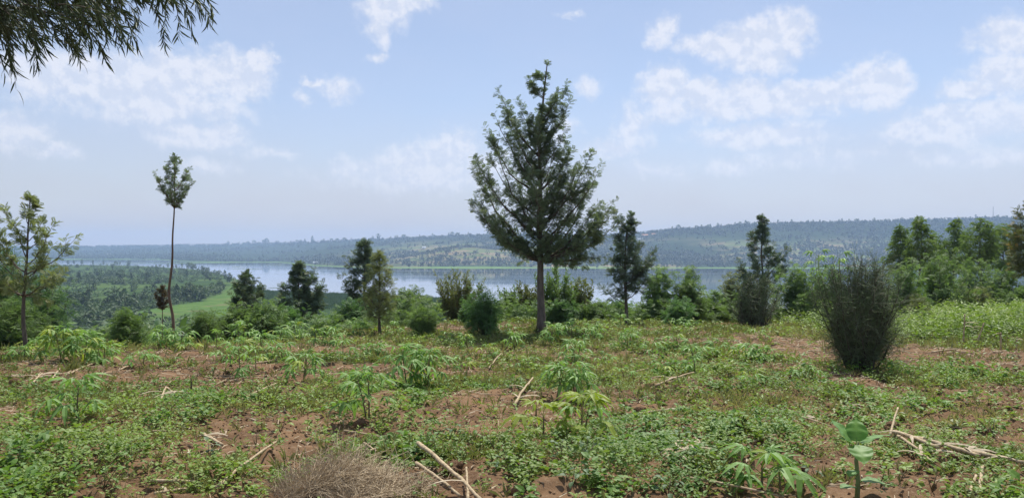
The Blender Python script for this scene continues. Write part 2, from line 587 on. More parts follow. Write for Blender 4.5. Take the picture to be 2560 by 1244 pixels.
# field
rows = [-10, -7, -4, -2, 0, 1.2, 2.2, 3.0, 3.6]
yy = 4.0
while yy < 62:
    rows.append(yy)
    yy += max(yy, 5) * (.0062 if yy < 30 else .012)
rows = np.array(rows)
us = np.linspace(-1.32, 1.32, 450)
Y, U = np.meshgrid(rows, us, indexing='ij')
X = U * (np.maximum(Y, 4) + 3)
Z = soil_h(X, Y)
m, t, out = new_mat("red_soil")
pos = t.node('ShaderNodeNewGeometry').outputs['Position']
n1 = t.noise(pos, 1.6, 6, .6)
n2 = t.noise(pos, 24, 5, .65)
n3 = t.noise(pos, 160, 3, .6)
col = t.mix(t.ramp(n1, .35, .68), (.112, .064, .035), (.218, .132, .072))
col = t.mix(t.ramp(n2, .45, .75), col, (.25, .170, .104))
col = t.mix(t.math('MULTIPLY', t.ramp(n3, .62, .72), .5), col, (.36, .27, .18))
col = t.mix(t.math('MULTIPLY', t.attr("var"), .62), col, t.mix(t.ramp(n2, .4, .6), (.075, .095, .035), (.16, .15, .07)))
p = t.node('ShaderNodeBsdfPrincipled')
t.l.new(col, p.inputs['Base Color'])
p.inputs['Roughness'].default_value = .95
p.inputs['Specular IOR Level'].default_value = .1
bp = t.node('ShaderNodeBump')
bp.inputs['Strength'].default_value = .7
bp.inputs['Distance'].default_value = .012
t.l.new(t.math('ADD', n2, n3), bp.inputs['Height'])
t.l.new(bp.outputs[0], p.inputs['Normal'])
t.l.new(p.outputs[0], out.inputs[0])
M_soil = m
g = Geo()
cover = (1 - bareness(X, Y)) * sstep(6, 20, Y)
g.add(np.stack([X, Y, Z], -1), grid_faces(*X.shape), cover.ravel())
tag(g.build("ground", M_soil, smooth=True), kind='structure')

# terrain from the field's brow to the hills
ang = np.concatenate([np.linspace(-75, -40, 40), np.linspace(-39.5, 39.5, 420), np.linspace(40, 75, 40)])
rad = [34.0]
while rad[-1] < 6200:
    rad.append(rad[-1] * (1.022 if rad[-1] < 380 else 1.0135 if rad[-1] < 3200 else 1.03))
rad = np.array(rad)
Rr, A = np.meshgrid(rad, np.radians(ang), indexing='ij')
X, Y = Rr * np.sin(A), Rr * np.cos(A)
Z = land_h(X, Y) - .6 * (1 - sstep(55, 75, Rr))
D = np.maximum(Y, 1)
PXT = np.clip(X / D, -2.6, 2.6) * F + CX
dnT, dsT = np.interp(PXT, N_PX, N_D), np.interp(PXT, S_PX, S_D)


def meadow_mask(px, D):
    left = np.interp(D, [380, 475, 560, 655, 790, 1000, 1120], [300, 350, 505, 552, 572, 590, 602])
    return sstep(left - 4, left + 10, px) * (1 - sstep(640, 665, px)) * sstep(400, 470, D) * (1 - sstep(1050, 1150, D))


zone_hill = (D > (dnT + dsT) / 2).astype(float)
zone_meadow = meadow_mask(PXT, D)
zone_bank = np.clip((1 - sstep(45, 75, D - dsT)) * zone_hill, 0, 1)
m, t, out = new_mat("countryside")
pos = t.node('ShaderNodeNewGeometry').outputs['Position']
zc = t.attr("zone", 'Color')
zs = t.node('ShaderNodeSeparateColor')
t.l.new(zc, zs.inputs[0])
nA = t.noise(pos, .02, 6, .6)
nB = t.noise(pos, .15, 5, .6)
val = t.mix(t.ramp(nA, .38, .62), (.040, .070, .026), (.085, .130, .042))
val = t.mix(t.math('MULTIPLY', t.ramp(nB, .45, .7), .6), val, (.055, .09, .035))
mead = t.mix(t.ramp(nB, .3, .7), (.070, .130, .036), (.115, .185, .052))
mead = t.mix(t.math('MULTIPLY', t.ramp(t.noise(pos, .6, 4, .65), .5, .72), .55), mead, (.055, .10, .035))
mead = t.mix(t.ramp(nA, .56, .66), mead, (.17, .155, .085))
wp = t.vmath('MULTIPLY_ADD', t.noise(pos, .012, 4, .6, 'Color'), (60, 60, 0), pos)
vo = t.node('ShaderNodeTexVoronoi', feature='F1')
t.put(vo.inputs['Vector'], t.vmath('MULTIPLY', wp, (.013, .042, .0)))
vo.inputs['Scale'].default_value = 1.0
vs = t.node('ShaderNodeSeparateColor')
t.l.new(vo.outputs['Color'], vs.inputs[0])
fieldc = t.mix(t.ramp(vs.outputs[0], .25, .6), (.068, .10, .040), (.29, .22, .13))
fieldc = t.mix(t.ramp(vs.outputs[1], .60, .66), fieldc, (.16, .20, .07))
big = t.noise(t.vmath('MULTIPLY', pos, (1, 1, 0)), .0035, 4, .55)
pz = t.node('ShaderNodeSeparateXYZ')
t.l.new(pos, pz.inputs[0])
openf = t.math('MULTIPLY', t.ramp(big, .42, .52), t.math('SUBTRACT', 1.0, t.ramp(pz.outputs[2], 5, 45)))
openf = t.math('MULTIPLY', t.math('MULTIPLY', openf, .8), t.ramp(pz.outputs[0], -700, -250))
hill = t.mix(openf, (.036, .055, .027), fieldc)
hill = t.mix(t.math('MULTIPLY', t.ramp(nB, .5, .7), .4), hill, (.04, .06, .03))
hill = t.mix(zs.outputs[2], hill, (.13, .21, .06))
col = t.mix(zs.outputs[0], t.mix(zs.outputs[1], val, mead), hill)
p = t.node('ShaderNodeBsdfDiffuse')
t.l.new(col, p.inputs[0])
t.l.new(p.outputs[0], out.inputs[0])
M_land = m
g = Geo()
g.add(np.stack([X, Y, Z], -1), grid_faces(*X.shape)[:, ::-1], 0.5)
terr = tag(g.build("terrain", M_land, smooth=True), kind='structure')
ca = terr.data.color_attributes.new("zone", 'FLOAT_COLOR', 'POINT')
cols = np.ones((X.size, 4), np.float32)
cols[:, 0], cols[:, 1], cols[:, 2] = zone_hill.ravel(), zone_meadow.ravel(), zone_bank.ravel()
ca.data.foreach_set("color", cols.ravel())

# lake
m, t, out = new_mat("lake_water")
pos = t.node('ShaderNodeNewGeometry').outputs['Position']
rip = t.noise(t.vmath('MULTIPLY', pos, (.05, .16, 0)), 1.0, 4, .55)
cat = t.noise(t.vmath('MULTIPLY', pos, (.0022, .011, 0)), 1.0, 4, .6)
gl = t.node('ShaderNodeBsdfGlossy')
t.put(gl.inputs['Roughness'], t.math('MULTIPLY_ADD', t.ramp(cat, .45, .7), .07, .03))
gl.inputs['Color'].default_value = (.93, .95, .97, 1)
df = t.node('ShaderNodeBsdfDiffuse')
df.inputs[0].default_value = (.10, .13, .14, 1)
fr = t.node('ShaderNodeFresnel')
fr.inputs[0].default_value = 1.33
bp = t.node('ShaderNodeBump')
bp.inputs['Strength'].default_value = .2
bp.inputs['Distance'].default_value = .05
t.l.new(rip, bp.inputs['Height'])
t.l.new(bp.outputs[0], gl.inputs['Normal'])
ms = t.node('ShaderNodeMixShader')
t.l.new(t.math('MULTIPLY_ADD', fr.outputs[0], 1.0, .06, clamp=True), ms.inputs[0])
t.l.new(df.outputs[0], ms.inputs[1])
t.l.new(gl.outputs[0], ms.inputs[2])
t.l.new(ms.outputs[0], out.inputs[0])
g = Geo()
lr = np.array([330, 700, 1300, 2200, 3300.])
la = np.radians(np.linspace(-72, 72, 49))
Rr, A = np.meshgrid(lr, la, indexing='ij')
g.add(np.stack([Rr * np.sin(A), Rr * np.cos(A), np.full(Rr.shape, LAKE)], -1), grid_faces(*Rr.shape)[:, ::-1])
tag(g.build("lake", m), kind='structure')

# air
hz = Geo()
bx0, bx1, by0, by1, bz0, bz1 = -6800, 6800, -60, 6800, LAKE - 4.6, 150.
hv = np.array([(x, y, z) for z in (bz0, bz1) for y in (by0, by1) for x in (bx0, bx1)], float)
hq = [(0, 2, 3, 1), (4, 5, 7, 6), (0, 1, 5, 4), (2, 6, 7, 3), (0, 4, 6, 2), (1, 3, 7, 5)]
hz.add(hv, [x for q in hq for x in ((q[0], q[1], q[2]), (q[0], q[2], q[3]))])
m, t, out = new_mat("air")
pv = t.node('ShaderNodeVolumePrincipled')
pv.inputs['Color'].default_value = (.50, .68, 1.0, 1)
pv.inputs['Density'].default_value = HAZE_DENSITY
pv.inputs['Anisotropy'].default_value = 0.1
t.l.new(pv.outputs[0], out.inputs['Volume'])
tag(hz.build("haze", m), kind='stuff')


# ------------------------------------------------------------------ growing plants
def bez(p0, p1, p2, n):
    u = np.linspace(0, 1, n)[:, None]
    return (1 - u) ** 2 * p0 + 2 * u * (1 - u) * p1 + u * u * p2


def pz_(py, D):
    return EYE + (CY - py) / F * D


def limb_foliage(leaf, wood, path, u0, ntw, twl, nl, T, ls, droop, spread, up, wr, varb=(0, 1)):
    """twigs along one limb, leaves along every twig"""
    n = len(path)
    us_ = u0 + (1 - u0) * np.sort(rng.random(ntw)) ** .85
    us_[-1] = 1.0
    fi = us_ * (n - 1)
    i0 = np.clip(fi.astype(int), 0, n - 2)
    fr_ = (fi - i0)[:, None]
    P = path[i0] * (1 - fr_) + path[i0 + 1] * fr_
    tg = norm(path[i0 + 1] - path[i0])
    rv = rng.normal(size=(ntw, 3))
    pr = norm(rv - (rv * tg).sum(1, keepdims=True) * tg)
    d = norm(tg * .75 + pr * spread + np.array([0, 0, up]))
    d[-1] = tg[-1]
    L = twl * (.55 + .6 * rng.random(ntw)) * (1.15 - .45 * us_)
    sticks(wood, P, P + d * L[:, None], wr, wr * .4)
    k = ntw * nl
    u = np.tile((np.arange(nl) + .5) / nl, ntw) * .95 + .05 + rng.uniform(-.04, .04, k)
    dd, PP, LL = np.repeat(d, nl, 0), np.repeat(P, nl, 0), np.repeat(L, nl)
    bend = np.array([0, 0, -1.0]) * (droop * LL * u * u * .5)[:, None]
    pos = PP + dd * (LL * u)[:, None] + bend
    rv = rng.normal(size=(k, 3))
    pr = norm(rv - (rv * dd).sum(1, keepdims=True) * dd)
    ld = norm(dd * .7 + pr * .75 + np.array([0, 0, -droop]))
    nr = norm(np.array([0, 0, 1.0]) + rng.normal(size=(k, 3)) * .5)
    b = rng.uniform(varb[0], varb[1], k) * .75 + np.repeat(us_, nl) * .25
    put_leaves(leaf, T, pos, ld, nr, ls * rng.uniform(.7, 1.2, k), b)


STYLES = {
    # T, leaf size, twigs, twig length, leaves per twig, droop, spread, up, rise, wood radius
    'plume': dict(T=T_PIN4, ls=.20, ntw=13, twl=.34, nl=6, droop=.12, spread=.6, up=.35, rise=1.0),
    'soft': dict(T=T_FEATHER, ls=.26, ntw=9, twl=.45, nl=5, droop=.28, spread=.8, up=.2, rise=.8),
    'droop': dict(T=T_NEEDLE, ls=.42, ntw=13, twl=.65, nl=12, droop=.75, spread=.9, up=.1, rise=1.1),
    'brush': dict(T=T_DIA, ls=.13, ntw=13, twl=.36, nl=9, droop=.0, spread=.6, up=.5, rise=1.1),
}


def plant(name, label, cat, px, D, prof, style='plume', mat=None, bark=None, nl=30, trunk_r=.06, leaders=1, split=False, group=None,
          trunk_px=None, rise=None, topcap=1.0, leaf_n=None, extra=None, low=None, dens=1.0, ls=None, T=None, base_px=None, depth=1.0, ranr=(.62, 1.06), u0=.22, thin=None, ntw=None, twl=None):
    """a tree or shrub: trunk or stems from the ground up to a crown with the outline prof = [(height line, half width)]"""
    st = dict(STYLES[style])
    if ls:
        st['ls'] = ls
    if T is not None:
        st['T'] = T
    if ntw:
        st['ntw'] = ntw
    if twl:
        st['twl'] = twl
    if leaf_n:
        st['nl'] = leaf_n
    if rise:
        st['rise'] = rise
    mat = mat or M_grev
    bark = bark or M_bark
    x0 = ((base_px if base_px is not None else px) - CX) / F * D
    y0 = D
    z0 = float(soil_h(np.array([x0]), np.array([y0]))[0]) - .03
    th = thing(name, label, cat, (x0, y0, z0), group)
    zs_ = np.array([pz_(a, D) - z0 for a, b in prof][::-1])
    rs_ = np.array([b / F * D for a, b in prof][::-1])
    ztop = zs_[-1]
    zbot = zs_[0]
    ax = (px - CX) / F * D - x0
    if trunk_px:
        tp = np.array([((a - CX) / F * D - x0, 0, pz_(b, D) - z0) for a, b in trunk_px])
        tp[0] = (0, 0, 0)
        tp[1:-1, 1] = rng.normal(size=len(tp) - 2) * .05
    else:
        k = 7
        u = np.linspace(0, 1, k)
        tp = np.stack([ax * u + np.r_[0, rng.normal(size=k - 1) * ztop * .008], np.r_[0, rng.normal(size=k - 1) * ztop * .01], u * ztop], -1)
    wood, leaf = Geo(), Geo()
    trunk_g = wood if not split else Geo()
    if leaders == 1:
        # smooth trunk
        uu = np.linspace(0, 1, 26)
        cum = np.r_[0, np.cumsum(np.linalg.norm(np.diff(tp, axis=0), axis=1))]
        cum /= cum[-1]
        tpp = np.stack([np.interp(uu, cum, tp[:, i]) for i in range(3)], -1)
        for _ in range(2):
            tpp[1:-1] = (tpp[:-2] + 2 * tpp[1:-1] + tpp[2:]) / 4
        flare = 1 + .5 * np.exp(-uu * 22)
        tube(trunk_g, tpp, trunk_r * (1 - .9 * uu) * flare + .004, 9, .3)
    limbs = []
    ga = rng.random() * 6.28
    for i in range(nl):
        f = (i + rng.random()) / nl
        # more limbs where the crown is wide
        ze = zbot + (ztop - zbot) * (f ** .9) * topcap
        az_ = ga + i * 2.39996 + rng.normal() * .25
        reach = float(np.interp(ze, zs_, rs_)) * rng.uniform(*ranr)
        limbs.append((az_, reach, ze))
    if leaders > 1:
        for i in range(5):
            limbs.append((rng.random() * 6.283, float(rs_.max()) * rng.uniform(.3, 1.25), ztop * rng.uniform(.7, 1.07)))
    for (ex, ey, dp) in (extra or []):
        zx = pz_(ey, D) - z0
        limbs.append((None, ((ex - CX) / F * D - x0, dp), zx))
    zlow = (pz_(low, D) - z0) if low else max(zbot * .9, .05)
    for (az_, reach, ze) in limbs:
        if az_ is None:
            end = np.array([reach[0], reach[1], ze])
            rr = math.hypot(reach[0] - ax, reach[1])
        else:
            a_ = np.interp(ze / ztop, [0, 1], [0, ax]) if trunk_px is None else np.interp(ze, tp[:, 2], tp[:, 0])
            end = np.array([a_ + reach * math.cos(az_), reach * depth * math.sin(az_), ze])
            rr = reach
        if leaders == 1:
            zst = np.clip(ze - st['rise'] * rr * rng.uniform(.8, 1.3) - .05, zlow, ztop * .97)
            s0 = np.array([np.interp(zst, tp[:, 2], tp[:, 0]), np.interp(zst, tp[:, 2], tp[:, 1]), zst])
        else:
            b_ = rng.normal(size=2) * .05
            s0 = np.array([b_[0], b_[1], 0.0])
        out_ = end - s0
        ctrl = s0 + np.array([out_[0] * .62, out_[1] * .62, out_[2] * .32])
        path = bez(s0, ctrl, end, 9)
        L = np.linalg.norm(np.diff(path, axis=0), axis=1).sum()
        path[1:-1] += rng.normal(size=(7, 3)) * L * .012
        lr0 = min(trunk_r * .38, .008 + L * .011)
        w_, l_ = (Geo(), Geo()) if split else (wood, leaf)
        tube(w_, path, np.linspace(lr0, .004, 9), 4, .4)
        n_t = max(3, int(st['ntw'] * dens * np.clip(L / (.35 * (ztop - zbot) + .2), .5, 1.5)))
        limb_foliage(l_, w_, path, u0 if leaders == 1 else .3, n_t, st['twl'] * np.clip(L, .5, 1.25), st['nl'], st['T'], st['ls'], st['droop'], st['spread'], st['up'], .0045)
        if split:
            b = w_.build("branch", bark, th, True)
            l_.build("foliage", mat, b)
    if leaders == 1:
        # leader shoot
        tip = tpp[-7:]
        l_ = leaf if not split else Geo()
        w_ = wood if not split else trunk_g
        limb_foliage(l_, w_, tip, .0, int(st['ntw'] * dens * .7), st['twl'] * .42, st['nl'], st['T'], st['ls'] * .9, st['droop'], st['spread'], st['up'], .004)
        if split:
            tr = trunk_g.build("trunk", bark, th, True)
            l_.build("foliage", mat, tr)
    if not split:
        wood.build("trunk" if leaders == 1 else "stems", bark, th, True)
        leaf.build("crown", mat, th)
    return th


# --- the tall silky oak in the middle of the field
plant("silky_oak_tree", "tallest tree in the field, dark feathery crown above one straight trunk, standing before the lake", "tree", 1352, 22.8,
      [(160, 2), (200, 8), (235, 18), (280, 40), (330, 80), (400, 112), (450, 120), (500, 128), (545, 135), (590, 105), (620, 60), (640, 25)],
      'plume', M_grev, M_bark, nl=58, trunk_r=.115, split=True, base_px=1353,
      trunk_px=[(1353, 836), (1354, 780), (1350, 720), (1352, 650), (1347, 560), (1352, 470), (1347, 380), (1354, 290), (1361, 220), (1368, 160)],
      extra=[(1325, 200, .1), (1256, 248, -.2), (1412, 222, .2), (1390, 250, -.2), (1220, 335, .3), (1235, 365, -.5), (1194, 408, .0), (1188, 415, .4), (1186, 515, -.2), (1192, 530, .2),
             (1478, 388, .2), (1492, 432, -.3), (1480, 460, .5), (1462, 440, -.2), (1528, 516, .1), (1522, 540, -.4), (1505, 560, .5), (1500, 600, .2), (1490, 640, -.3), (1470, 650, .4),
             (1240, 570, -.5), (1255, 600, .4), (1275, 612, -.2), (1400, 300, .3), (1290, 330, -.6), (1270, 300, .2), (1210, 470, .5), (1262, 262, .1), (1242, 300, -.1), (1300, 260, .3), (1422, 262, -.1), (1405, 340, -.5), (1425, 380, .4), (1228, 400, .2), (1206, 430, -.3),
             (1200, 500, .3), (1225, 540, -.1), (1455, 400, .1), (1440, 430, -.5), (1470, 480, .1), (1485, 520, -.3), (1500, 530, .4), (1470, 580, .6), (1450, 610, -.6), (1330, 215, -.1), (1345, 190, .1), (1395, 235, .0), (1225, 560, .2), (1452, 664, .3), (1390, 655, -.5), (1512, 585, -.1), (1436, 640, .6)],
      low=655, T=T_PIN4, ls=.155, ranr=(.25, .8), ntw=19, rise=1.3, twl=.34, u0=.12, leaf_n=9, topcap=.76)

# --- slender tree with a small tuft of a crown
plant("tufted_tree", "slender tree with a bare crooked brown trunk and one small egg-shaped tuft of leaves", "tree", 437, 27,
      [(390, 4), (405, 16), (425, 40), (445, 50), (465, 48), (485, 36), (505, 18), (522, 6)], 'plume', M_grev, M_redbark, nl=34, trunk_r=.058,
      base_px=436, trunk_px=[(436, 905), (436, 830), (433, 790), (421, 745), (423, 705), (433, 655), (430, 590), (434, 545), (438, 505), (437, 450), (437, 390)],
      low=520, T=T_PIN4, ls=.13, twl=.20, ranr=(.55, .95), dens=.7, u0=.35, rise=1.3)
plant("withered_sapling", "withered brown sapling with a small clump of dead leaves beside the slender crooked tree", "tree", 405, 27.5,
      [(722, 6), (735, 14), (755, 15), (775, 6)], 'brush', leaf_mat("withered_leaf", (.07, .055, .035), (.14, .11, .07), .2), M_redbark, nl=12, trunk_r=.025, low=778, dens=.8)
plant("young_silky_oak", "young sparse tree with pale leaf sprays and a thin trunk rising behind the cassava rows", "tree", 76, 16.2,
      [(500, 3), (520, 14), (545, 28), (580, 45), (610, 62), (640, 78), (670, 80), (700, 78), (735, 62), (755, 30)], 'plume', M_young, M_bark, nl=18, trunk_r=.045,
      base_px=68, trunk_px=[(68, 890), (62, 800), (60, 720), (66, 640), (72, 560), (76, 500)], extra=[(5, 530, .1), (-5, 600, .2), (140, 575, -.2), (155, 610, .3), (150, 690, -.3), (15, 720, .3), (-10, 690, -.2)],
      low=740, split=True, T=T_PIN6, ls=.15, dens=.7, ranr=(.6, 1.0), leaf_n=7)

# --- trees and shrubs along the brow (label, place, outline)
plant("dark_bush", "dark leafy bush cut by the picture's edge behind the young sparse tree", "bush", 2, 21, [(640, 12), (670, 32), (720, 44), (780, 46), (830, 40)], 'soft', M_leucd, nl=18, leaders=3, ranr=(.3, 1.25))
plant("acacia_shrub", "grey-green rounded shrub with spiky tips at the end of the meadow", "shrub", 612, 30, [(688, 6), (705, 30), (735, 42), (770, 42), (810, 36), (840, 20)], 'plume', M_grevd, nl=34, trunk_r=.05, T=T_PIN3, ls=.2, low=810)
plant("forked_tree", "dark tree with a high tip and a lower fork to its side, reed bed behind", "tree", 745, 29, [(662, 5), (690, 18), (715, 32), (750, 44), (790, 44), (815, 28)], 'plume', M_grevd, nl=36, trunk_r=.06, T=T_PIN3, ls=.2, low=800,
      extra=[(778, 685, .2), (785, 700, -.2), (800, 720, .1), (795, 740, .3), (802, 765, -.1)])
plant("dark_plumed_tree", "dark tree leaning left behind the pale feathery one", "tree", 912, 31, [(605, 7), (630, 18), (660, 30), (690, 40), (720, 36), (760, 40), (800, 40), (830, 20)], 'plume', M_grevd, nl=42, trunk_r=.07, T=T_PIN3, ls=.2, low=800,
      extra=[(868, 690, .2), (872, 650, -.1), (862, 700, -.3), (885, 640, .2)])
plant("pale_feathery_tree", "pale yellow-green feathery tree with a short dark trunk at the field's edge", "tree", 948, 23.6, [(636, 5), (655, 16), (680, 30), (710, 40), (740, 42), (770, 36), (800, 20)], 'soft', M_pale, M_bark, nl=44, trunk_r=.045, ls=.2, low=795, base_px=950, twl=.34)
plant("olive_bush", "olive-brown many-stemmed bush standing against the water before the dark low shrub", "bush", 1148, 31, [(690, 22), (705, 40), (730, 52), (765, 50), (805, 36)], 'brush', M_brush, M_redbark, nl=44, leaders=4, trunk_r=.05)
plant("low_fern_shrub", "low dark fern-leaved shrub with arching fronds just left of the tallest tree", "shrub", 1212, 22.6, [(738, 8), (755, 24), (785, 34), (815, 36), (840, 28)], 'soft', M_leucd, nl=28, leaders=4, trunk_r=.03, ls=.24, twl=.4, ranr=(.3, 1.2), dens=.75)
for i, (px, D_, top, hw, lab) in enumerate([
        (1272, 34, 735, 26, "small round bush on the shore side between the dark fern shrub and the tallest trunk"),
        (1318, 33, 722, 30, "leafy bush touching the left side of the tallest trunk"),
        (1392, 32, 682, 44, "highest of the bushes behind the tallest trunk, at its right"),
        (1448, 33, 706, 34, "upright bush between the highest bush and the two-plumed tree")]):
    plant("shore_bush", lab, "bush", px, D_, [(top, hw * .35), (top + 20, hw * .8), (top + 50, hw), (top + 85, hw), (top + 120, hw * .7)], 'brush' if i != 2 else 'brush', M_brush if i % 2 else M_leuc, M_redbark, nl=34, leaders=3,
          trunk_r=.04, group="bushes behind the tallest trunk", ls=.15)
plant("two_plumed_tree", "slim dark tree with two upright plumes and a side branch, right of the tallest tree", "tree", 1560, 28, [(560, 12), (590, 30), (630, 40), (670, 38), (700, 28), (740, 20)], 'plume', M_grevd, M_bark, nl=34, trunk_r=.065, base_px=1567, low=760,
      trunk_px=[(1567, 830), (1565, 760), (1562, 690), (1563, 620), (1568, 570), (1578, 538)], extra=[(1580, 538, .1), (1538, 540, -.1), (1542, 552, .2), (1532, 575, -.2), (1632, 632, .1), (1622, 655, -.2), (1605, 680, .2), (1512, 722, .1), (1590, 560, .0), (1610, 700, -.2)], T=T_PIN4, ls=.19, split=True)
for (px, D_, top, hw, base, lab, mt, nm) in [
        (1648, 31, 692, 46, 815, "tall fern-leaved shrub beside the two-plumed tree, water showing through its top", M_leuc, "fern_shrub"),
        (1722, 31, 688, 48, 812, "fern-leaved shrub with an open pointed top against the lake", M_leuc, "fern_shrub"),
        (1692, 27.5, 768, 36, 830, "low dark green shrub in front of the two fern-leaved ones", M_leucd, "low_shrub"),
        (1790, 33, 745, 44, 810, "low spreading green bush left of the round twiggy bush", M_leuc, "low_shrub"),
        (1828, 36, 704, 20, 800, "small pale sapling showing over the low spreading bush", M_pale, "sapling"),
        (1545, 32, 770, 38, 812, "dark flat bush at the foot of the two-plumed tree", M_leucd, "low_shrub"),
        (1998, 33, 682, 58, 812, "broad fern-leaved shrub between the round twiggy bush and the big pencil bush", M_leuc, "fern_shrub"),
        (2075, 37, 690, 50, 800, "green shrub half hidden behind the big pencil bush", M_leuc, "fern_shrub"),
        (2255, 33, 680, 52, 800, "hazy green shrub right behind the big pencil bush", M_leuc, "fern_shrub"),
        (2340, 37, 652, 78, 785, "widest soft green shrub under the drooping trees", M_leuc, "wide_shrub"),
        (2440, 42, 660, 60, 778, "soft green shrub between the widest shrub and the picture's edge", M_leuc, "wide_shrub"),
        (2520, 39, 690, 62, 782, "dense bright green shrub below the edge tree with golden tips", M_leuc, "wide_shrub"),
        (2556, 35, 740, 44, 790, "low shrub cut by the picture's edge above the weedy strip", M_leuc, "low_shrub"),
        (2440, 38, 735, 34, 785, "pale low shrub in the gap between the big soft shrubs", M_pale, "low_shrub"),
        (318, 18.6, 800, 34, 872, "dense green shrub with a pointed top between the two yellow cassava clumps", M_leuc, "dense_shrub"),
        (505, 21.5, 802, 36, 858, "fern-leaved shrub in front of the slender crooked tree", M_leuc, "fern_shrub"),
        (585, 25.5, 788, 36, 850, "low hazy shrub under the grey-green spiky shrub", M_leuc, "low_shrub"),
        (660, 25, 778, 52, 850, "wide hazy green shrub left of the forked tree", M_leuc, "low_shrub"),
        (720, 27, 790, 40, 845, "low shrub at the foot of the forked tree", M_leucd, "low_shrub"),
        (1022, 31, 742, 46, 825, "rounded hazy shrub right of the pale feathery tree", M_leuc, "fern_shrub"),
        (1060, 22.2, 786, 30, 850, "compact bright shrub standing alone on the field", M_leuc, "compact_shrub"),
        (1180, 27, 775, 30, 830, "low bush at the foot of the olive-brown bush", M_leucd, "low_shrub"),
        (875, 29, 770, 40, 830, "dark low bush left of the pale tree's trunk", M_leucd, "low_shrub"),
        (110, 20, 690, 44, 880, "grey-green bush just right of the young sparse tree's trunk", M_leucd, "dense_shrub"),
        (40, 19, 770, 60, 880, "green bush at the foot of the young sparse tree", M_leuc, "dense_shrub"),
        (1400, 27, 770, 36, 825, "dark low bush right behind the tallest trunk", M_leucd, "low_shrub"),
        (1490, 31, 775, 34, 812, "hazy low bush between the shore bushes and the two-plumed tree", M_leuc, "low_shrub")]:
    mid = (top + base) / 2
    plant(nm, lab, "shrub" if nm != "sapling" else "sapling", px, D_, [(top - 6, hw * .2), (top + (base - top) * .15, hw * .6), (mid - (base - top) * .08, hw), (mid + (base - top) * .22, hw), (base, hw * .7)],
          'soft', mt, M_twig, nl=int(20 + hw * .28), leaders=4, trunk_r=.03, ls=.2 if D_ < 30 else .24, twl=.48, ranr=(.3, 1.28), dens=.6 if 1600 < px < 1850 else .82, T=T_FEATHER if D_ < 24 else T_PIN3)
plant("lake_view_tree", "pointed dark tree rising behind the round twiggy bush", "tree", 1905, 37, [(546, 6), (580, 16), (620, 34), (660, 48), (700, 54), (730, 40)], 'plume', M_grevd, nl=24, trunk_r=.08, low=740, T=T_PIN3, ls=.23,
      extra=[(1850, 660, .1), (1965, 625, .2), (1958, 660, -.2), (1880, 590, .1)])
plant("thin_sapling", "thin sapling with hazy leaves and a dark stem on the weedy strip", "sapling", 2298, 28.5, [(742, 10), (765, 28), (790, 32), (808, 18)], 'soft', M_pale, M_bark, nl=16, trunk_r=.03, low=805, ls=.18)

# --- drooping trees at the right
for (px, D_, top, hw, lab) in [
        (2250, 60, 568, 30, "leftmost of the tall drooping trees, its round head standing apart"),
        (2302, 58, 544, 42, "tall drooping tree with a double bright head, second from the lake side"),
        (2388, 63, 550, 44, "drooping tree with a broad head in the middle of the row"),
        (2452, 58, 548, 50, "greyish drooping tree with an open crown right of the middle one"),
        (2508, 66, 562, 44, "dim drooping tree behind the edge tree with golden tips"),
        (2345, 70, 600, 40, "shorter drooping tree filling the gap behind the double-headed one")]:
    plant("drooping_tree", lab, "tree", px, D_, [(top, hw * .15), (top + 14, hw * .5), (top + 40, hw * .85), (top + 80, hw * .9), (top + 112, hw * .55)], 'droop', M_euc, M_bark, nl=26, ranr=(.3, 1.15), dens=.85, trunk_r=.11, low=top + 140,
          group="tall drooping trees behind the shrubs")
plant("edge_tree", "tree at the picture's edge with golden new leaves among dark ones", "tree", 2592, 27, [(505, 10), (530, 40), (560, 62), (600, 80), (640, 84), (690, 70)], 'plume', leaf_mat("golden_tip_leaf", (.075, .095, .04), (.16, .17, .07), .42, .45, (.42, .27, .06)),
      M_bark, nl=34, trunk_r=.07, low=690, T=T_PIN4, ls=.2, dens=.8)


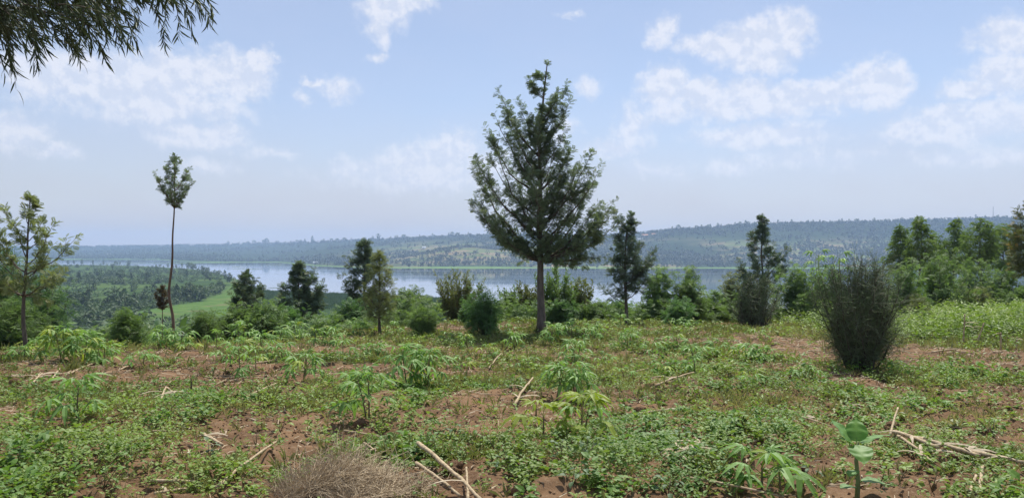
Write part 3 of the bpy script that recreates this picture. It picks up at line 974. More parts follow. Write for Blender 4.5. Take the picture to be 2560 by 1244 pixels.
# --- pencil bushes: hundreds of thin leafless twigs
def pencil_bush(name, label, px, D_, prof, n1, n2, rz=.006, group=None):
    x0, y0 = (px - CX) / F * D_, D_
    z0 = float(soil_h(np.array([x0]), np.array([y0]))[0]) - .03
    th = thing(name, label, "bush", (x0, y0, z0), group)
    zs_ = np.array([pz_(a, D_) - z0 for a, b in prof][::-1])
    rs_ = np.array([b / F * D_ for a, b in prof][::-1])
    H = zs_[-1]
    stem, tw, tipg = Geo(), Geo(), Geo()
    for i in range(n1):
        ze = H * rng.uniform(.30, 1.0) ** .8
        a_ = rng.random() * 6.283
        r_ = np.interp(ze, zs_, rs_) * math.sqrt(rng.random()) * (.84 + .34 * math.sin(a_ * 3 + ze * 5 + px) + .16 * math.sin(a_ * 7 - ze * 9) + .12 * rng.normal())
        r_ = min(r_, 1.12 * float(np.interp(ze, zs_, rs_)))
        ze *= 1 + .03 * rng.uniform(-1, 1)
        b_ = rng.normal(size=2) * rs_[0] * .4
        s0 = np.array([b_[0], b_[1], 0])
        end = np.array([r_ * math.cos(a_), r_ * math.sin(a_), ze])
        path = bez(s0, s0 + (end - s0) * np.array([.55, .55, .35]), end, 9)
        path[1:] += np.cumsum(rng.normal(size=(8, 3)) * .022 * H / 2, axis=0) * np.array([1, 1, .4])
        tube(stem, path, np.linspace(.02, .003, 9), 4, rng.random() * .5)
        k = n2
        u = rng.uniform(.25, 1, k)
        fi = u * 8
        i0 = np.clip(fi.astype(int), 0, 7)
        P = path[i0] + (path[i0 + 1] - path[i0]) * (fi - i0)[:, None]
        tg = norm(path[i0 + 1] - path[i0])
        rv = rng.normal(size=(k, 3))
        d = norm(tg * .6 + rv * .8 + np.array([0, 0, .12]))
        L = rng.uniform(.08, .30, k) * H / 2.0
        E = P + d * L[:, None]
        sticks(tw, P, E, rz * .8, rz * .5, 3)
        for q in range(2):
            d2 = norm(d + rng.normal(size=(k, 3)) * .5 + np.array([0, 0, .15]))
            sticks(tipg if ze > H * .5 else tw, E, E + d2 * (L * rng.uniform(.4, .8, k))[:, None], rz * .55, rz * .3, 3)
    stem.build("stems", M_twig, th, True)
    tw.build("crown", M_pencil, th)
    tipg.build("green_tips", M_pencil2, th)
    return th


pencil_bush("pencil_bush", "big dark vase-shaped bush of leafless thin twigs on the bare red soil", 2152, 13.9,
            [(648, 46), (664, 80), (695, 94), (740, 98), (790, 92), (840, 74), (880, 50), (925, 30)], 135, 66, .0050)
pencil_bush("twiggy_bush", "round dark twiggy bush in front of the pointed tree", 1886, 29, [(690, 26), (708, 48), (745, 58), (780, 56), (820, 42)], 120, 44, .0085)

# --- branch that hangs into the picture from a tree beside the camera
ox, oy = -5.6, 4.4
oz = float(soil_h(np.array([ox]), np.array([oy]))[0])
ot = thing("overhanging_tree", "willow-like branch with long narrow leaves hanging in from the top corner of the sky", "tree", (ox, oy, oz - .05))
wood = Geo()
tp = np.array([(0, 0, 0), (.05, .05, 1.5), (.0, .1, 3.0), (.2, .2, 4.6), (.3, .3, 6.2)])
tube(wood, np.stack([np.interp(np.linspace(0, 4, 20), range(5), tp[:, i]) for i in range(3)], -1), np.linspace(.16, .05, 20), 10, .3)
wood.build("trunk", M_redbark, ot, True)


def ov(px, py, D_):
    return np.array([(px - CX) / F * D_ - ox, D_ - oy, pz_(py, D_) - oz + .05])


LONG = [(-60, 40, 40, 222, 5.6), (-30, 70, 25, 190, 5.9), (20, 60, 92, 172, 5.7), (60, 60, 82, 160, 6.3), (70, 90, 200, 152, 5.8), (110, 70, 180, 140, 6.4), (150, 30, 262, 150, 6.0), (170, 40, 250, 128, 6.5),
        (190, -10, 300, 118, 6.1), (215, -15, 345, 112, 5.9), (235, -30, 330, 98, 6.4), (255, -30, 348, 82, 6.6), (330, -15, 412, 118, 6.2), (345, -40, 415, 70, 6.5), (380, -50, 448, 88, 6.2), (400, -50, 480, 88, 6.0),
        (415, -50, 528, 72, 6.3), (420, -60, 532, 32, 6.5), (400, -60, 500, 40, 6.1), (360, -60, 470, 50, 6.7), (-80, 100, 10, 180, 5.8), (-40, 20, 120, 132, 6.2), (130, 0, 230, 110, 6.6), (280, -50, 345, 60, 6.0)]
for i in range(165):
    sx, sy = rng.uniform(-260, 175), rng.uniform(-190, 35)
    LONG.append((sx, sy, sx + rng.uniform(60, 180), min(sy + rng.uniform(50, 140), 128 - max(sx, 0) * .15), rng.uniform(5.2, 7.0)))
for i in range(34):
    sx = rng.uniform(100, 400)
    LONG.append((sx, -120 + rng.uniform(-30, 30), sx + rng.uniform(30, 110), rng.uniform(-40, 55) - .04 * sx, rng.uniform(5.5, 6.9)))
leafg, twg = Geo(), Geo()
for (sx, sy, ex, ey, D_) in LONG:
    a, b = ov(sx, sy, D_), ov(ex, ey, D_ + rng.uniform(-.3, .3))
    ctrl = (a + b) / 2 + np.array([.12, 0, .12])
    path = bez(a, ctrl, b, 12)
    tube(twg, path, np.linspace(.005, .0015, 12), 3, .4)
    L = np.linalg.norm(b - a)
    k = int(16 + L * 46)
    u = np.sort(rng.uniform(.05, 1, k))
    u[-1] = 1
    fi = u * 11
    i0 = np.clip(fi.astype(int), 0, 10)
    P = path[i0] + (path[i0 + 1] - path[i0]) * (fi - i0)[:, None]
    tg = norm(path[i0 + 1] - path[i0])
    pr = norm(rng.normal(size=(k, 3)))
    d = norm(tg * .9 + pr * .62 + np.array([.12, 0, -.2]))
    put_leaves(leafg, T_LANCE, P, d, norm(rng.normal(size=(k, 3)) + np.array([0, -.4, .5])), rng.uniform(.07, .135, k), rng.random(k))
for (ex, ey, D_) in [(40, -20, 6.0), (120, -60, 6.4), (240, -90, 6.2), (380, -110, 6.3), (-80, 20, 5.7), (440, -80, 6.3)]:
    br = Geo()
    e = ov(ex, ey, D_)
    s0 = np.array([.2, .2, 3.6 + rng.uniform(-.3, .8)])
    path = bez(s0, (s0 + e) / 2 + np.array([0, 0, .7]), e, 12)
    tube(br, path, np.linspace(.05, .008, 12), 6, .3)
    br.build("branch", M_redbark, ot, True)
tws = twg.build("twigs", M_twig, ot, True)
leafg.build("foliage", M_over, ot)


# ------------------------------------------------------------------ cassava
def cassava_leaf(n=7, sag=.35, wd=.24):
    """long petiole, then narrow leaflets fanned out like fingers"""
    g = Geo()
    P = bez(np.array([0, 0, 0.]), np.array([.5, 0, .28]), np.array([.95, 0, .30]), 5)
    tube(g, P, [.018, .015, .012, .010, .010], 3, .9)
    c = np.array([.95, 0, .30])
    for i in range(n):
        a = (i / (n - 1) - .5) * 4.3
        L = .95 * (1 - .32 * abs(i / (n - 1) - .5) * 2)
        v, f = t_lance(wd, sag, .035)
        v = v.copy()
        v[:, 2] -= .18 * v[:, 0] + .25 * v[:, 0] ** 2
        v, f = xf((v, f), L, a, (0, 0, 0), 0)
        g.add(v + c, f, .25 + .5 * rng.random())
    return g


CL = [cassava_leaf(7, .28, .25).mesh("cassava_leaf", M_cass), cassava_leaf(6, .42, .27).mesh("cassava_leaf", M_cass), cassava_leaf(5, .2, .3).mesh("cassava_leaf", M_cass)]
CLY = []
for me in CL:
    m2 = me.copy()
    m2.materials.clear()
    m2.materials.append(M_cassy)
    CLY.append(m2)
M_cstem = wood_mat("cassava_stem", (.11, .085, .05), (.20, .16, .09), 20)


def cassava(px, base, top, stems, nleaf, ls, label, yellow=0.0, spread=.12):
    D_ = ground_D(base)
    x0, y0 = (px - CX) / F * D_, D_
    z0 = float(soil_h(np.array([x0]), np.array([y0]))[0])
    th = thing("cassava_plant", label, "cassava plant", (x0, y0, z0 - .02), "cassava plants in the field")
    H = max((base - top) / F * D_ - .05, .12)
    for s in range(stems):
        a0 = rng.random() * 6.28
        off = np.array([math.cos(a0), math.sin(a0), 0]) * spread * (1 if stems > 1 else .15)
        hh = H * rng.uniform(.82, 1.0) if s else H
        path = bez(np.array([0, 0, 0.]) + off * .3, off * .7 + np.array([0, 0, hh * .5]), off * 1.2 + np.array([rng.normal() * .02, rng.normal() * .02, hh]), 7)
        g = Geo()
        tube(g, path, np.linspace(.012, .006, 7), 5, .4)
        g.build("stem", M_cstem, th, True)
        k = nleaf
        for i in range(k):
            u = 1 - .62 * (i / k) ** 1.15
            fi = u * 6
            i0 = min(int(fi), 5)
            P = path[i0] + (path[i0 + 1] - path[i0]) * (fi - i0)
            me = random.choice(CLY if rng.random() < yellow * (1.3 if i < k * .5 else .7) else CL)
            o = link("leaf", me, th, P)
            sc = 1.13 * ls * rng.uniform(.75, 1.2) * (.7 + .5 * min(1, i / (k * .4)))
            o.scale = (sc, sc, sc)
            pit = -rng.uniform(.35, .95) + .95 * (i / k)
            o.rotation_euler = (rng.normal() * .2, pit, s + i * 2.39996 + rng.normal() * .3)
    return th


CASS = [
    (920, 1052, 918, 2, 10, .155, "tall cassava on bare soil with drooping pale leaves, above the straw heap", 0, .05),
    (1022, 968, 862, 2, 11, .17, "bushy cassava, taller one of the pair below the compact lone shrub", .1, .08),
    (1068, 965, 868, 2, 10, .16, "bushy cassava, right one of the pair below the compact lone shrub", .1, .08),
    (1385, 1000, 905, 2, 9, .16, "wide cassava standing directly behind the two yellow ones", 0, .1),
    (1440, 1000, 908, 2, 9, .15, "cassava at the right shoulder of the wide one behind the yellow pair", 0, .1),
    (1360, 1092, 1010, 1, 10, .17, "left plant of the two yellow-tipped cassavas", .9, .08),
    (1452, 1090, 988, 2, 8, .17, "right plant of the two yellow-tipped cassavas, the taller one", .9, .09),
    (192, 1055, 948, 1, 12, .17, "lone cassava with a thin bare stem and an umbrella of pale leaves at left", .08, .05),
    (755, 945, 872, 2, 10, .17, "cassava with twin stems in the row left of the tall pale one", .1, .09),
    (600, 935, 853, 1, 11, .16, "cassava with a long dark single stem by the torn soil", .05, .05),
    (640, 925, 872, 1, 8, .14, "short cassava touching the one with the long dark stem", .05, .05),
    (606, 876, 808, 2, 9, .17, "bright cassava at the field's edge under the low hazy shrub", .1, .08),
    (650, 878, 820, 2, 8, .16, "bright cassava at the field's edge just right of its twin", .1, .08),
    (160, 908, 824, 2, 13, .19, "large yellow-green cassava clump near the young sparse tree", .3, .12),
    (205, 908, 832, 2, 12, .18, "right half of the large yellow-green cassava clump", .3, .12),
    (262, 908, 848, 2, 11, .17, "yellow-green cassava left of the dense pointed shrub", .35, .1),
    (358, 918, 884, 1, 9, .15, "small pale cassava among dry stalks in front of the dense pointed shrub", 0, .05),
    (402, 872, 826, 2, 9, .16, "cassava in the bright strip below the banana grove, left one", .2, .1),
    (448, 872, 828, 2, 9, .16, "cassava in the bright strip below the slender crooked tree", .2, .1),
    (478, 878, 850, 1, 8, .14, "small golden cassava at the end of the bright strip", .9, .05),
    (540, 870, 832, 1, 8, .14, "thin cassava between the bright strip and the fern-leaved shrub", .1, .05),
    (698, 850, 812, 2, 8, .16, "cassava on the edge below the wide hazy shrub", .05, .09),
    (738, 842, 792, 2, 9, .17, "high cassava at the foot of the forked tree", .05, .09),
    (785, 862, 818, 1, 8, .15, "cassava right of the forked tree's foot", .1, .05),
    (822, 860, 814, 2, 8, .16, "cassava in the brown litter left of the pale tree", .1, .08),
    (858, 880, 838, 1, 8, .15, "short cassava in front of the brown litter", .15, .05),
    (896, 832, 792, 2, 8, .16, "cassava by the pale feathery tree's trunk", 0, .08),
    (985, 840, 800, 1, 8, .15, "small cassava just right of the pale feathery tree's trunk", 0, .06),
    (1440, 898, 842, 2, 9, .16, "cassava standing alone in front of the shadow of the tallest tree", 0, .08),
    (1378, 858, 812, 2, 8, .16, "cassava at the right foot of the tallest trunk", 0, .08),
    (1425, 850, 802, 2, 8, .16, "cassava behind and right of the one at the trunk's foot", 0, .08),
    (1482, 852, 812, 2, 8, .16, "cassava under the hazy low bush right of the trunk", 0, .08),
    (1570, 868, 820, 2, 8, .16, "cassava in front of the two-plumed tree", .05, .08),
    (1552, 822, 790, 1, 8, .16, "small cassava at the two-plumed tree's root", 0, .06),
    (1742, 902, 848, 2, 9, .16, "upper cassava of the two in the weedy middle right of the tallest tree", .15, .09),
    (1738, 935, 884, 1, 9, .14, "lower cassava of the two in the weedy middle right of the tallest tree", .15, .05),
    (1702, 825, 792, 2, 8, .16, "cassava in front of the low dark green shrub", 0, .07),
    (1872, 895, 852, 2, 9, .17, "bright cassava, left one of the clump below the round twiggy bush", .1, .09),
    (1912, 895, 858, 2, 8, .16, "bright cassava, right one of the clump below the round twiggy bush", .1, .09),
    (1900, 842, 820, 1, 7, .15, "tiny cassava at the very foot of the round twiggy bush", .2, .05),
    (1884, 958, 930, 1, 9, .15, "small dull cassava low in the weeds, right of the weedy middle", .25, .05),
    (2012, 945, 908, 1, 9, .14, "small thin cassava in the weeds left of the big pencil bush", .2, .05),
    (1560, 940, 915, 1, 6, .10, "tiny seedling cassava in the weeds right of the wide one", .1, .05),
    (1172, 862, 826, 2, 8, .14, "low cassava tuft by the dark fern-leaved shrub", .2, .08),
    (1262, 832, 800, 1, 7, .14, "cassava between the dark fern shrub and the tallest trunk", 0, .05),
    (1118, 850, 818, 1, 7, .14, "cassava right of the compact lone shrub", .3, .05),
    (1905, 1215, 1128, 1, 6, .18, "small cassava with few wide leaves on bare soil left of the broad-leaved plant", .05, .03),
    (1950, 1222, 1150, 1, 5, .17, "small cassava beside the broad-leaved plant, leaning right", .1, .03),
    (1630, 882, 846, 1, 8, .15, "small cassava in the weeds in front of the low dark green shrub's left side", .05, .06),
    (1692, 872, 836, 1, 8, .15, "small cassava halfway between the upper weedy-middle one and the low shrub", .1, .06),
    (1288, 866, 828, 2, 8, .15, "cassava at the edge of the tallest tree's shadow, left of its trunk", .05, .07),
    (1322, 912, 876, 1, 8, .14, "small cassava below the shadow of the tallest tree", .1, .06),
    (1222, 884, 850, 1, 8, .14, "small cassava in front of the low dark fern shrub", .15, .06),
    (1152, 908, 876, 1, 8, .14, "small cassava right of the bushy pair, farther up the field", .1, .06),
    (932, 884, 850, 2, 8, .15, "cassava in the weeds below the pale feathery tree", .1, .07),
    (556, 908, 876, 1, 7, .14, "small cassava at the upper rim of the torn soil", .15, .05),
    (700, 900, 864, 2, 8, .15, "cassava in the brown litter above the twin-stemmed one", .1, .07),
    (1802, 884, 850, 1, 8, .15, "small cassava between the weedy-middle pair and the round twiggy bush's clump", .1, .06),
    (1652, 934, 904, 1, 7, .13, "tiny cassava above the long dry stalk in the weeds", .2, .05),
    (1512, 905, 872, 1, 8, .14, "small cassava in the weeds above the wide one's right side", .1, .06),
    (330, 860, 828, 1, 8, .15, "cassava half hidden at the right foot of the dense pointed shrub", .25, .06),
    (60, 905, 868, 2, 8, .15, "cassava at the foot of the young sparse tree's trunk", .2, .07),
    (100, 868, 832, 2, 9, .16, "bright cassava between the young sparse tree and the large yellow-green clump", .25, .08),
    (480, 1000, 930, 2, 3, .07, "nearly leafless cassava of thin bare stems in the torn soil", .2, .03),
    (1340, 1045, 1000, 1, 5, .10, "tiny yellow cassava seedling left of the yellow pair", .7, .03),
]
for c in CASS:
    cassava(*c)


# ------------------------------------------------------------------ broad-leaved plant in front
def heart_leaf(wd=.75, nseg=22):
    g = Geo()
    u = np.linspace(0, 1, nseg + 1)
    half = wd * .5 * np.sin(np.pi * u ** .72) ** .8
    half[-1] = .0
    vs_, n = [], len(u)
    for j, s in enumerate((-1, -.55, 0, .55, 1)):
        x_ = u - (abs(s) ** 2) * .10 * (1 - u)
        vs_.append(np.stack([x_, s * half, .10 * (abs(s) * half) - .30 * u * u + .018 * np.sin(u * 19 + abs(s) * 2) * (abs(s) > .2) + .12 * u], -1))
    V = np.concatenate(vs_)
    f = []
    for j in range(4):
        for i in range(n - 1):
            a = j * n + i
            f += [(a, a + 1, a + n + 1), (a, a + n + 1, a + n)]
    vein = np.abs(np.sin(u[None] * 16 - np.abs(np.array([-1, -.55, 0, .55, 1]))[:, None] * 3.0)) ** 6
    g.add(V, f, np.clip(.15 + .5 * vein + np.array([0, .1, .75, .1, 0])[:, None], 0, 1).ravel())
    tube(g, np.array([(-.32, 0, -.16), (-.15, 0, -.06), (0, 0, 0), (.4, 0, -.008)]), [.03, .025, .022, .012], 5, .9)
    return g


HL = heart_leaf(.92).mesh("broad_leaf", M_big, True)
Db = ground_D(1250)
bx_, by_ = (2142 - CX) / F * Db, Db
bz_ = float(soil_h(np.array([bx_]), np.array([by_]))[0])
bp_ = thing("broad_leaved_plant", "upright plant with a few huge blue-green leaves on a thick stem, nearest the viewer", "plant", (bx_, by_, bz_ - .03))
g = Geo()
tube(g, np.array([(0, 0, 0), (.01, 0, .15), (0, .01, .3), (.01, 0, .44)]), [.019, .016, .014, .009], 8, .9)
g.build("stem", M_gstem, bp_, True)
for (z, rz_, pit, sc) in [(.41, 2.5, -1.0, .19), (.40, .12, -.42, .21), (.39, -1.75, .30, .18), (.42, 1.2, -1.1, .17), (.41, 3.2, -.55, .11), (.14, -.35, -.1, .15), (.10, 3.6, -.2, .13), (.22, -2.4, .1, .10)]:
    o = link("leaf", HL, bp_, (.0 + .28 * sc * math.cos(rz_), .28 * sc * math.sin(rz_), z + .14 * sc))
    o.scale = (sc, sc, sc)
    o.rotation_euler = (rng.normal() * .1, pit, rz_)

# ------------------------------------------------------------------ leafy weeds in front whose leaves can be told apart
def ovate_leaf():
    g = Geo()
    v, f = t_lance(.68, .3, .07)
    g.add(v + np.array([.35, 0, 0]), f, np.array([.3, .6, .4, .6, .7, .5, .7, .9]))
    sticks(g, np.array([[0, 0, 0.]]), np.array([[.36, 0, 0.]]), .018, .014, 3, .9)
    return g


OVL = [ovate_leaf().mesh("weed_leaf", mm) for mm in (M_weed, M_leafy, M_leafy2)]
LEAFY = [
    (1135, 1092, 70, 12, "leafy weed clump right above the rooted clod"), (1180, 1100, 60, 11, "leafy weed right behind the rooted clod's shoulder"), (1240, 1125, 64, 11, "leafy weed between the rooted clod and the yellow cassavas"),
    (1260, 1180, 60, 11, "round-leaved weed on the red soil below the yellow cassavas' left side"), (1400, 1160, 84, 14, "tall leafy weed under the left yellow-tipped cassava"), (1465, 1165, 80, 14, "tall leafy weed under the right yellow-tipped cassava"),
    (1430, 1225, 66, 12, "leafy weed at the lower edge below the yellow cassavas"), (1050, 1215, 70, 10, "small leafy weed beside the straw heap's right end"), (640, 1118, 62, 12, "leafy weed at the top of the curved dry stalk"),
    (330, 1175, 80, 14, "lush leafy weed above the level dry stalk at the lower left"), (260, 1225, 84, 14, "broad lush weed in the lower left corner, light leaves"), (190, 1190, 70, 12, "leafy weed left of the broad lush one in the lower left"),
    (290, 1130, 64, 12, "leafy weed at the upper rim of the lush left patch"), (120, 1225, 66, 12, "leafy weed nearest the lower left corner"), (520, 1150, 60, 11, "leafy weed between the lush left patch and the curved stalk"),
    (700, 1085, 56, 11, "leafy weed at the right end of the open red soil patch"), (1700, 1100, 60, 11, "leafy weed above the shredded pale bundle"), (1640, 1130, 56, 11, "leafy weed left of the shredded pale bundle"),
    (1670, 1230, 60, 11, "leafy weed at the lower edge below the shredded pale bundle"), (1770, 1160, 40, 7, "small weed by the shredded pale bundle's right end"), (2250, 1200, 70, 13, "leafy weed under the long pile of dry stalks"),
    (2330, 1225, 74, 13, "leafy weed with light leaves right of the broad-leaved plant"), (2200, 1235, 60, 12, "dark leafy weed touching the broad-leaved plant's stem"), (2480, 1090, 56, 11, "leafy weed near the right edge above the long pile"),
    (2410, 1235, 56, 9, "weed beside the short upright-lying stalk"), (2040, 1180, 50, 9, "weed on the bare soil left of the broad-leaved plant's stem"), (1530, 1085, 56, 11, "leafy weed right of the yellow-tipped cassavas"),
    (880, 1010, 46, 10, "leafy weed left of the tall pale cassava"), (1120, 1010, 46, 10, "leafy weed in the open middle below the bushy cassava pair"), (60, 1110, 56, 11, "leafy weed at the left edge above the lush patch"),
]
for (px, base, hpx, nlf, lab) in LEAFY:
    D_ = ground_D(min(base, 1238))
    x0, y0 = (px - CX) / F * D_, D_
    z0 = float(soil_h(np.array([x0]), np.array([y0]))[0])
    th = thing("leafy_weed", lab, "weed", (x0, y0, z0 - .01), "leafy weeds near the viewer")
    H = hpx / F * D_ * .8
    g = Geo()
    lean = rng.normal(size=2) * .03
    path = np.array([(0, 0, 0), (lean[0] * .4, lean[1] * .4, H * .5), (lean[0], lean[1], H)])
    tube(g, path, [.005, .004, .0025], 4, .5)
    for q in range(3):
        a_ = rng.random() * 6.28
        tube(g, np.array([(0, 0, H * .1), (.04 * math.cos(a_), .04 * math.sin(a_), H * .45), (.08 * math.cos(a_), .08 * math.sin(a_), H * .75)]), [.003, .003, .002], 3, .5)
    g.build("stem", M_cstem, th, True)
    me = OVL[rng.integers(0, 3)]
    for k in range(nlf):
        u = (k + .5) / nlf
        a_ = k * 2.39996 + rng.normal() * .4
        rr = .015 + .07 * rng.random() * (1 - .5 * u)
        o = link("leaf", me, th, (lean[0] * u + rr * math.cos(a_), lean[1] * u + rr * math.sin(a_), H * (.18 + .82 * u)))
        sc = rng.uniform(.045, .075)
        o.scale = (sc, sc, sc)
        o.rotation_euler = (rng.normal() * .3, -rng.uniform(-.35, .6), a_)

# ------------------------------------------------------------------ banana plants beyond the brow
BL = []
for s in range(2):
    g = Geo()
    u = np.linspace(0, 1, 9)
    hw_ = .085 * np.sin(np.pi * np.clip(u, .02, 1) ** .8) ** .6
    cz = .35 * u - (.75 + .25 * s) * u * u
    L_ = np.stack([u, -hw_, cz - .03], -1)
    C_ = np.stack([u, 0 * u, cz], -1)
    R_ = np.stack([u, hw_, cz - .03], -1)
    f = []
    for j in range(2):
        for i in range(8):
            a = j * 9 + i
            f += [(a, a + 1, a + 10), (a, a + 10, a + 9)]
    g.add(np.concatenate([L_, C_, R_]), f, .3 + .4 * np.abs(np.tile(np.sin(u * 30), 3)))
    BL.append(g.mesh("banana_leaf", M_banana, True))
BAN = [(212, 34, 795), (255, 37, 800), (285, 33, 805), (345, 36, 778), (372, 34, 785), (395, 38, 772), (240, 30, 815), (330, 31, 800), (310, 40, 775), (415, 36, 795), (180, 38, 790), (455, 40, 775),
       (850, 60, 768), (880, 64, 765), (815, 62, 770), (150, 33, 800)]
BANL = ["banana plant in the grove right behind the large yellow-green cassava clump", "banana plant in the grove between the yellow-green clump and the dense pointed shrub", "banana plant with its leaves behind the left side of the dense pointed shrub",
        "banana plant just right of the dense pointed shrub, broad leaves arching", "banana plant in front of the withered sapling, to its left", "tallest banana plant, at the foot of the withered sapling",
        "low banana plant showing over the cassava left of the dense pointed shrub", "low banana plant peeping out right of the dense pointed shrub", "banana plant farther down the slope above the dense pointed shrub", "banana plant between the withered sapling and the slender crooked tree",
        "banana plant at the grove's near end right of the young sparse tree", "banana plant just right of the slender crooked tree's root", "banana plant in the dim hollow left of the pale feathery tree", "farthest banana plant in the dim hollow beside the dark plumed tree",
        "banana plant in the dim hollow just right of the forked tree", "banana plant closest to the young sparse tree, low leaves"]
for i, (px, D_, top) in enumerate(BAN):
    x0, y0 = (px - CX) / F * D_, D_
    z0 = float(soil_h(np.array([x0]), np.array([y0]))[0])
    th = thing("banana_plant", BANL[i], "banana plant", (x0, y0, z0), "banana plants beyond the edge")
    H = pz_(top, D_) - z0
    g = Geo()
    tube(g, np.array([(0, 0, 0), (.03, 0, H * .35), (0, .02, H * .72)]), [.11, .09, .06], 7, .4)
    g.build("stem", M_cstem, th, True)
    for k in range(8):
        o = link("leaf", BL[k % 2], th, (0, 0, H * (.62 + .012 * k)))
        sc = H * rng.uniform(.36, .5)
        o.scale = (sc, sc, sc)
        o.rotation_euler = (rng.normal() * .15, -rng.uniform(.25, 1.15), k * 2.4 + rng.normal() * .3)

# papaya-like thin plants that show over the pencil bush
g = cassava_leaf(7, .3, .34)
PL = g.mesh("papaya_leaf", M_cass)
for (px, D_, top, lab) in [(2046, 36, 632, "thin-stemmed plant with flat pale leaf fans showing left of the big pencil bush's top"), (2098, 37, 640, "lower thin-stemmed plant with pale leaves just behind the big pencil bush's top")]:
    x0, y0 = (px - CX) / F * D_, D_
    z0 = float(soil_h(np.array([x0]), np.array([y0]))[0])
    th = thing("papaya_plant", lab, "papaya", (x0, y0, z0))
    H = pz_(top, D_) - z0
    g = Geo()
    tube(g, np.array([(0, 0, 0), (.05, 0, H * .5), (0, 0, H * .97)]), [.035, .03, .02], 6, .6)
    g.build("stem", M_gstem, th, True)
    for k in range(9):
        o = link("leaf", PL, th, (0, 0, H * (.97 - .035 * k)))
        sc = .40 * rng.uniform(.8, 1.15)
        o.scale = (sc, sc, sc)
        o.rotation_euler = (rng.normal() * .2, -.5 + .1 * k, k * 2.4)


# ------------------------------------------------------------------ weeds, grass, litter
def scatter(n, y0, y1, wide=.76):
    # evenly over the ground between two distances
    u = rng.random(n)
    y = np.sqrt(y0 * y0 + (y1 * y1 - y0 * y0) * u)
    x = rng.uniform(-1, 1, n) * (y * wide + .8)
    return x, y


def weeds(dens_, y0, y1, nleaf, T, size, h, mat, name, keep, label, spreadk=1.0, tall=None):
    area = wide_area = .76 * (y1 * y1 - y0 * y0) + 1.6 * (y1 - y0)
    n = int(area * dens_)
    x, y = scatter(n, y0, y1)
    brow = np.interp(x, BROW_X, BROW_Y)
    pr = keep(x, y) * (y < brow + 5)
    k = rng.random(n) < pr
    x, y = x[k], y[k]
    n = len(x)
    z = soil_h(x, y)
    cl = fbm(x * .9 + 4, y * .9, 3, 81)          # clumps of taller plants
    ph = h * (.3 + 2.4 * np.clip(cl - .32, 0, .5)) * rng.uniform(.5, 1.5, n)
    psz = (.65 + 1.1 * np.clip(fbm(x * 1.7 + 9, y * 1.7, 2, 83) - .25, 0, .6)) * rng.uniform(.75, 1.3, n)
    pid = np.repeat(np.arange(n), nleaf)
    N = len(pid)
    a = rng.random(N) * 6.283
    u = rng.random(N)
    hh = ph[pid] * (.15 + .85 * u)
    r_ = size * spreadk * (.2 + .9 * rng.random(N)) * (1.15 - .6 * u)
    pos = np.stack([x[pid] + r_ * np.cos(a), y[pid] + r_ * np.sin(a), z[pid] + hh], -1)
    el_ = rng.uniform(-.35, .75, N) if T is not T_NEEDLE else rng.uniform(.5, 1.4, N)
    d = np.stack([np.cos(a) * np.cos(el_), np.sin(a) * np.cos(el_), np.sin(el_)], -1)
    nr = norm(np.array([0, 0, 1.0]) + rng.normal(size=(N, 3)) * .35)
    pv_ = np.clip((fbm(x * .45, y * .45, 4, 82) - .5) * 3.2 + .5, 0, 1)
    var = np.clip(pv_[pid] * .6 + rng.random(n)[pid] * .2 + rng.random(N) * .28, 0, 1)
    g.n  # noqa
    put_leaves(gw, T, pos, d, nr, size * psz[pid] * rng.uniform(.6, 1.3, N), var)


def green(x, y):
    return np.clip(1.0 - bareness(x, y) * .95, .03, 1)


gw = Geo()
weeds(95, 4.6, 8.5, 13, T_OVATE, .042, .15, M_weed, '', green, '')
weeds(58, 8.5, 14, 10, T_OVD, .055, .15, M_weed, '', green, '')
weeds(27, 14, 22, 8, T_OVD, .075, .15, M_weed, '', green, '')
weeds(13, 22, 48, 7, T_OVD, .11, .18, M_weed, '', green, '')
# taller weeds on the strip at the right edge
weeds(46, 20, 36, 9, T_OVD, .10, .55, M_weed, '', lambda x, y: sstep(9.5, 12.5, x) * sstep(20, 23, y) * .95, '')
tag(gw.build("weeds", M_weed), "low leafy weeds covering the field between the cassava plants", "weeds", kind='stuff')
gw = Geo()
brk = lambda x, y: green(x, y) * sstep(.52, .60, fbm(x * .8 + 30, y * .8, 3, 95))
weeds(60, 4.6, 9.5, 12, T_OVATE, .058, .22, M_leafy, '', brk, '')
weeds(34, 9.5, 18, 10, T_OVD, .075, .22, M_leafy, '', brk, '')
tag(gw.build("tall_weeds", M_leafy), "taller bright green weed patches among the low ones", "weeds", kind='stuff')
gw = Geo()
# rough undergrowth along the edge where the field drops away
n = 2600
x = rng.uniform(-26, 34, n)
y = np.interp(x, BROW_X, BROW_Y) + rng.uniform(-1.5, 7, n)
k = fbm(x * .5, y * .35, 3, 97) > .47
x, y = x[k], y[k]
n = len(x)
z = soil_h(x, y)
hh_ = rng.uniform(.35, 1.05, n) * (.5 + fbm(x * .8, y * .8, 2, 98)) * np.where(x < -4, .55, 1)
m_ = 26
pid = np.repeat(np.arange(n), m_)
a = rng.random(n * m_) * 6.283
u = rng.random(n * m_) ** .7
r_ = .5 * hh_[pid] * (.3 + .8 * rng.random(n * m_)) * (1.1 - .6 * u)
pos = np.stack([x[pid] + r_ * np.cos(a), y[pid] + r_ * np.sin(a), z[pid] + hh_[pid] * u], -1)
d = norm(np.stack([np.cos(a), np.sin(a), rng.normal(size=n * m_) * .5 + .3], -1))
put_leaves(gw, T_PIN3, pos, d, norm(np.array([0, 0, 1.]) + rng.normal(size=(n * m_, 3)) * .4), rng.uniform(.14, .3, n * m_), np.clip(rng.random(n)[pid] * .6 + rng.random(n * m_) * .4, 0, 1))
tag(gw.build("undergrowth", M_leuc), "rough hazy undergrowth along the edge where the field drops away", "undergrowth", kind='stuff')
gw = Geo()
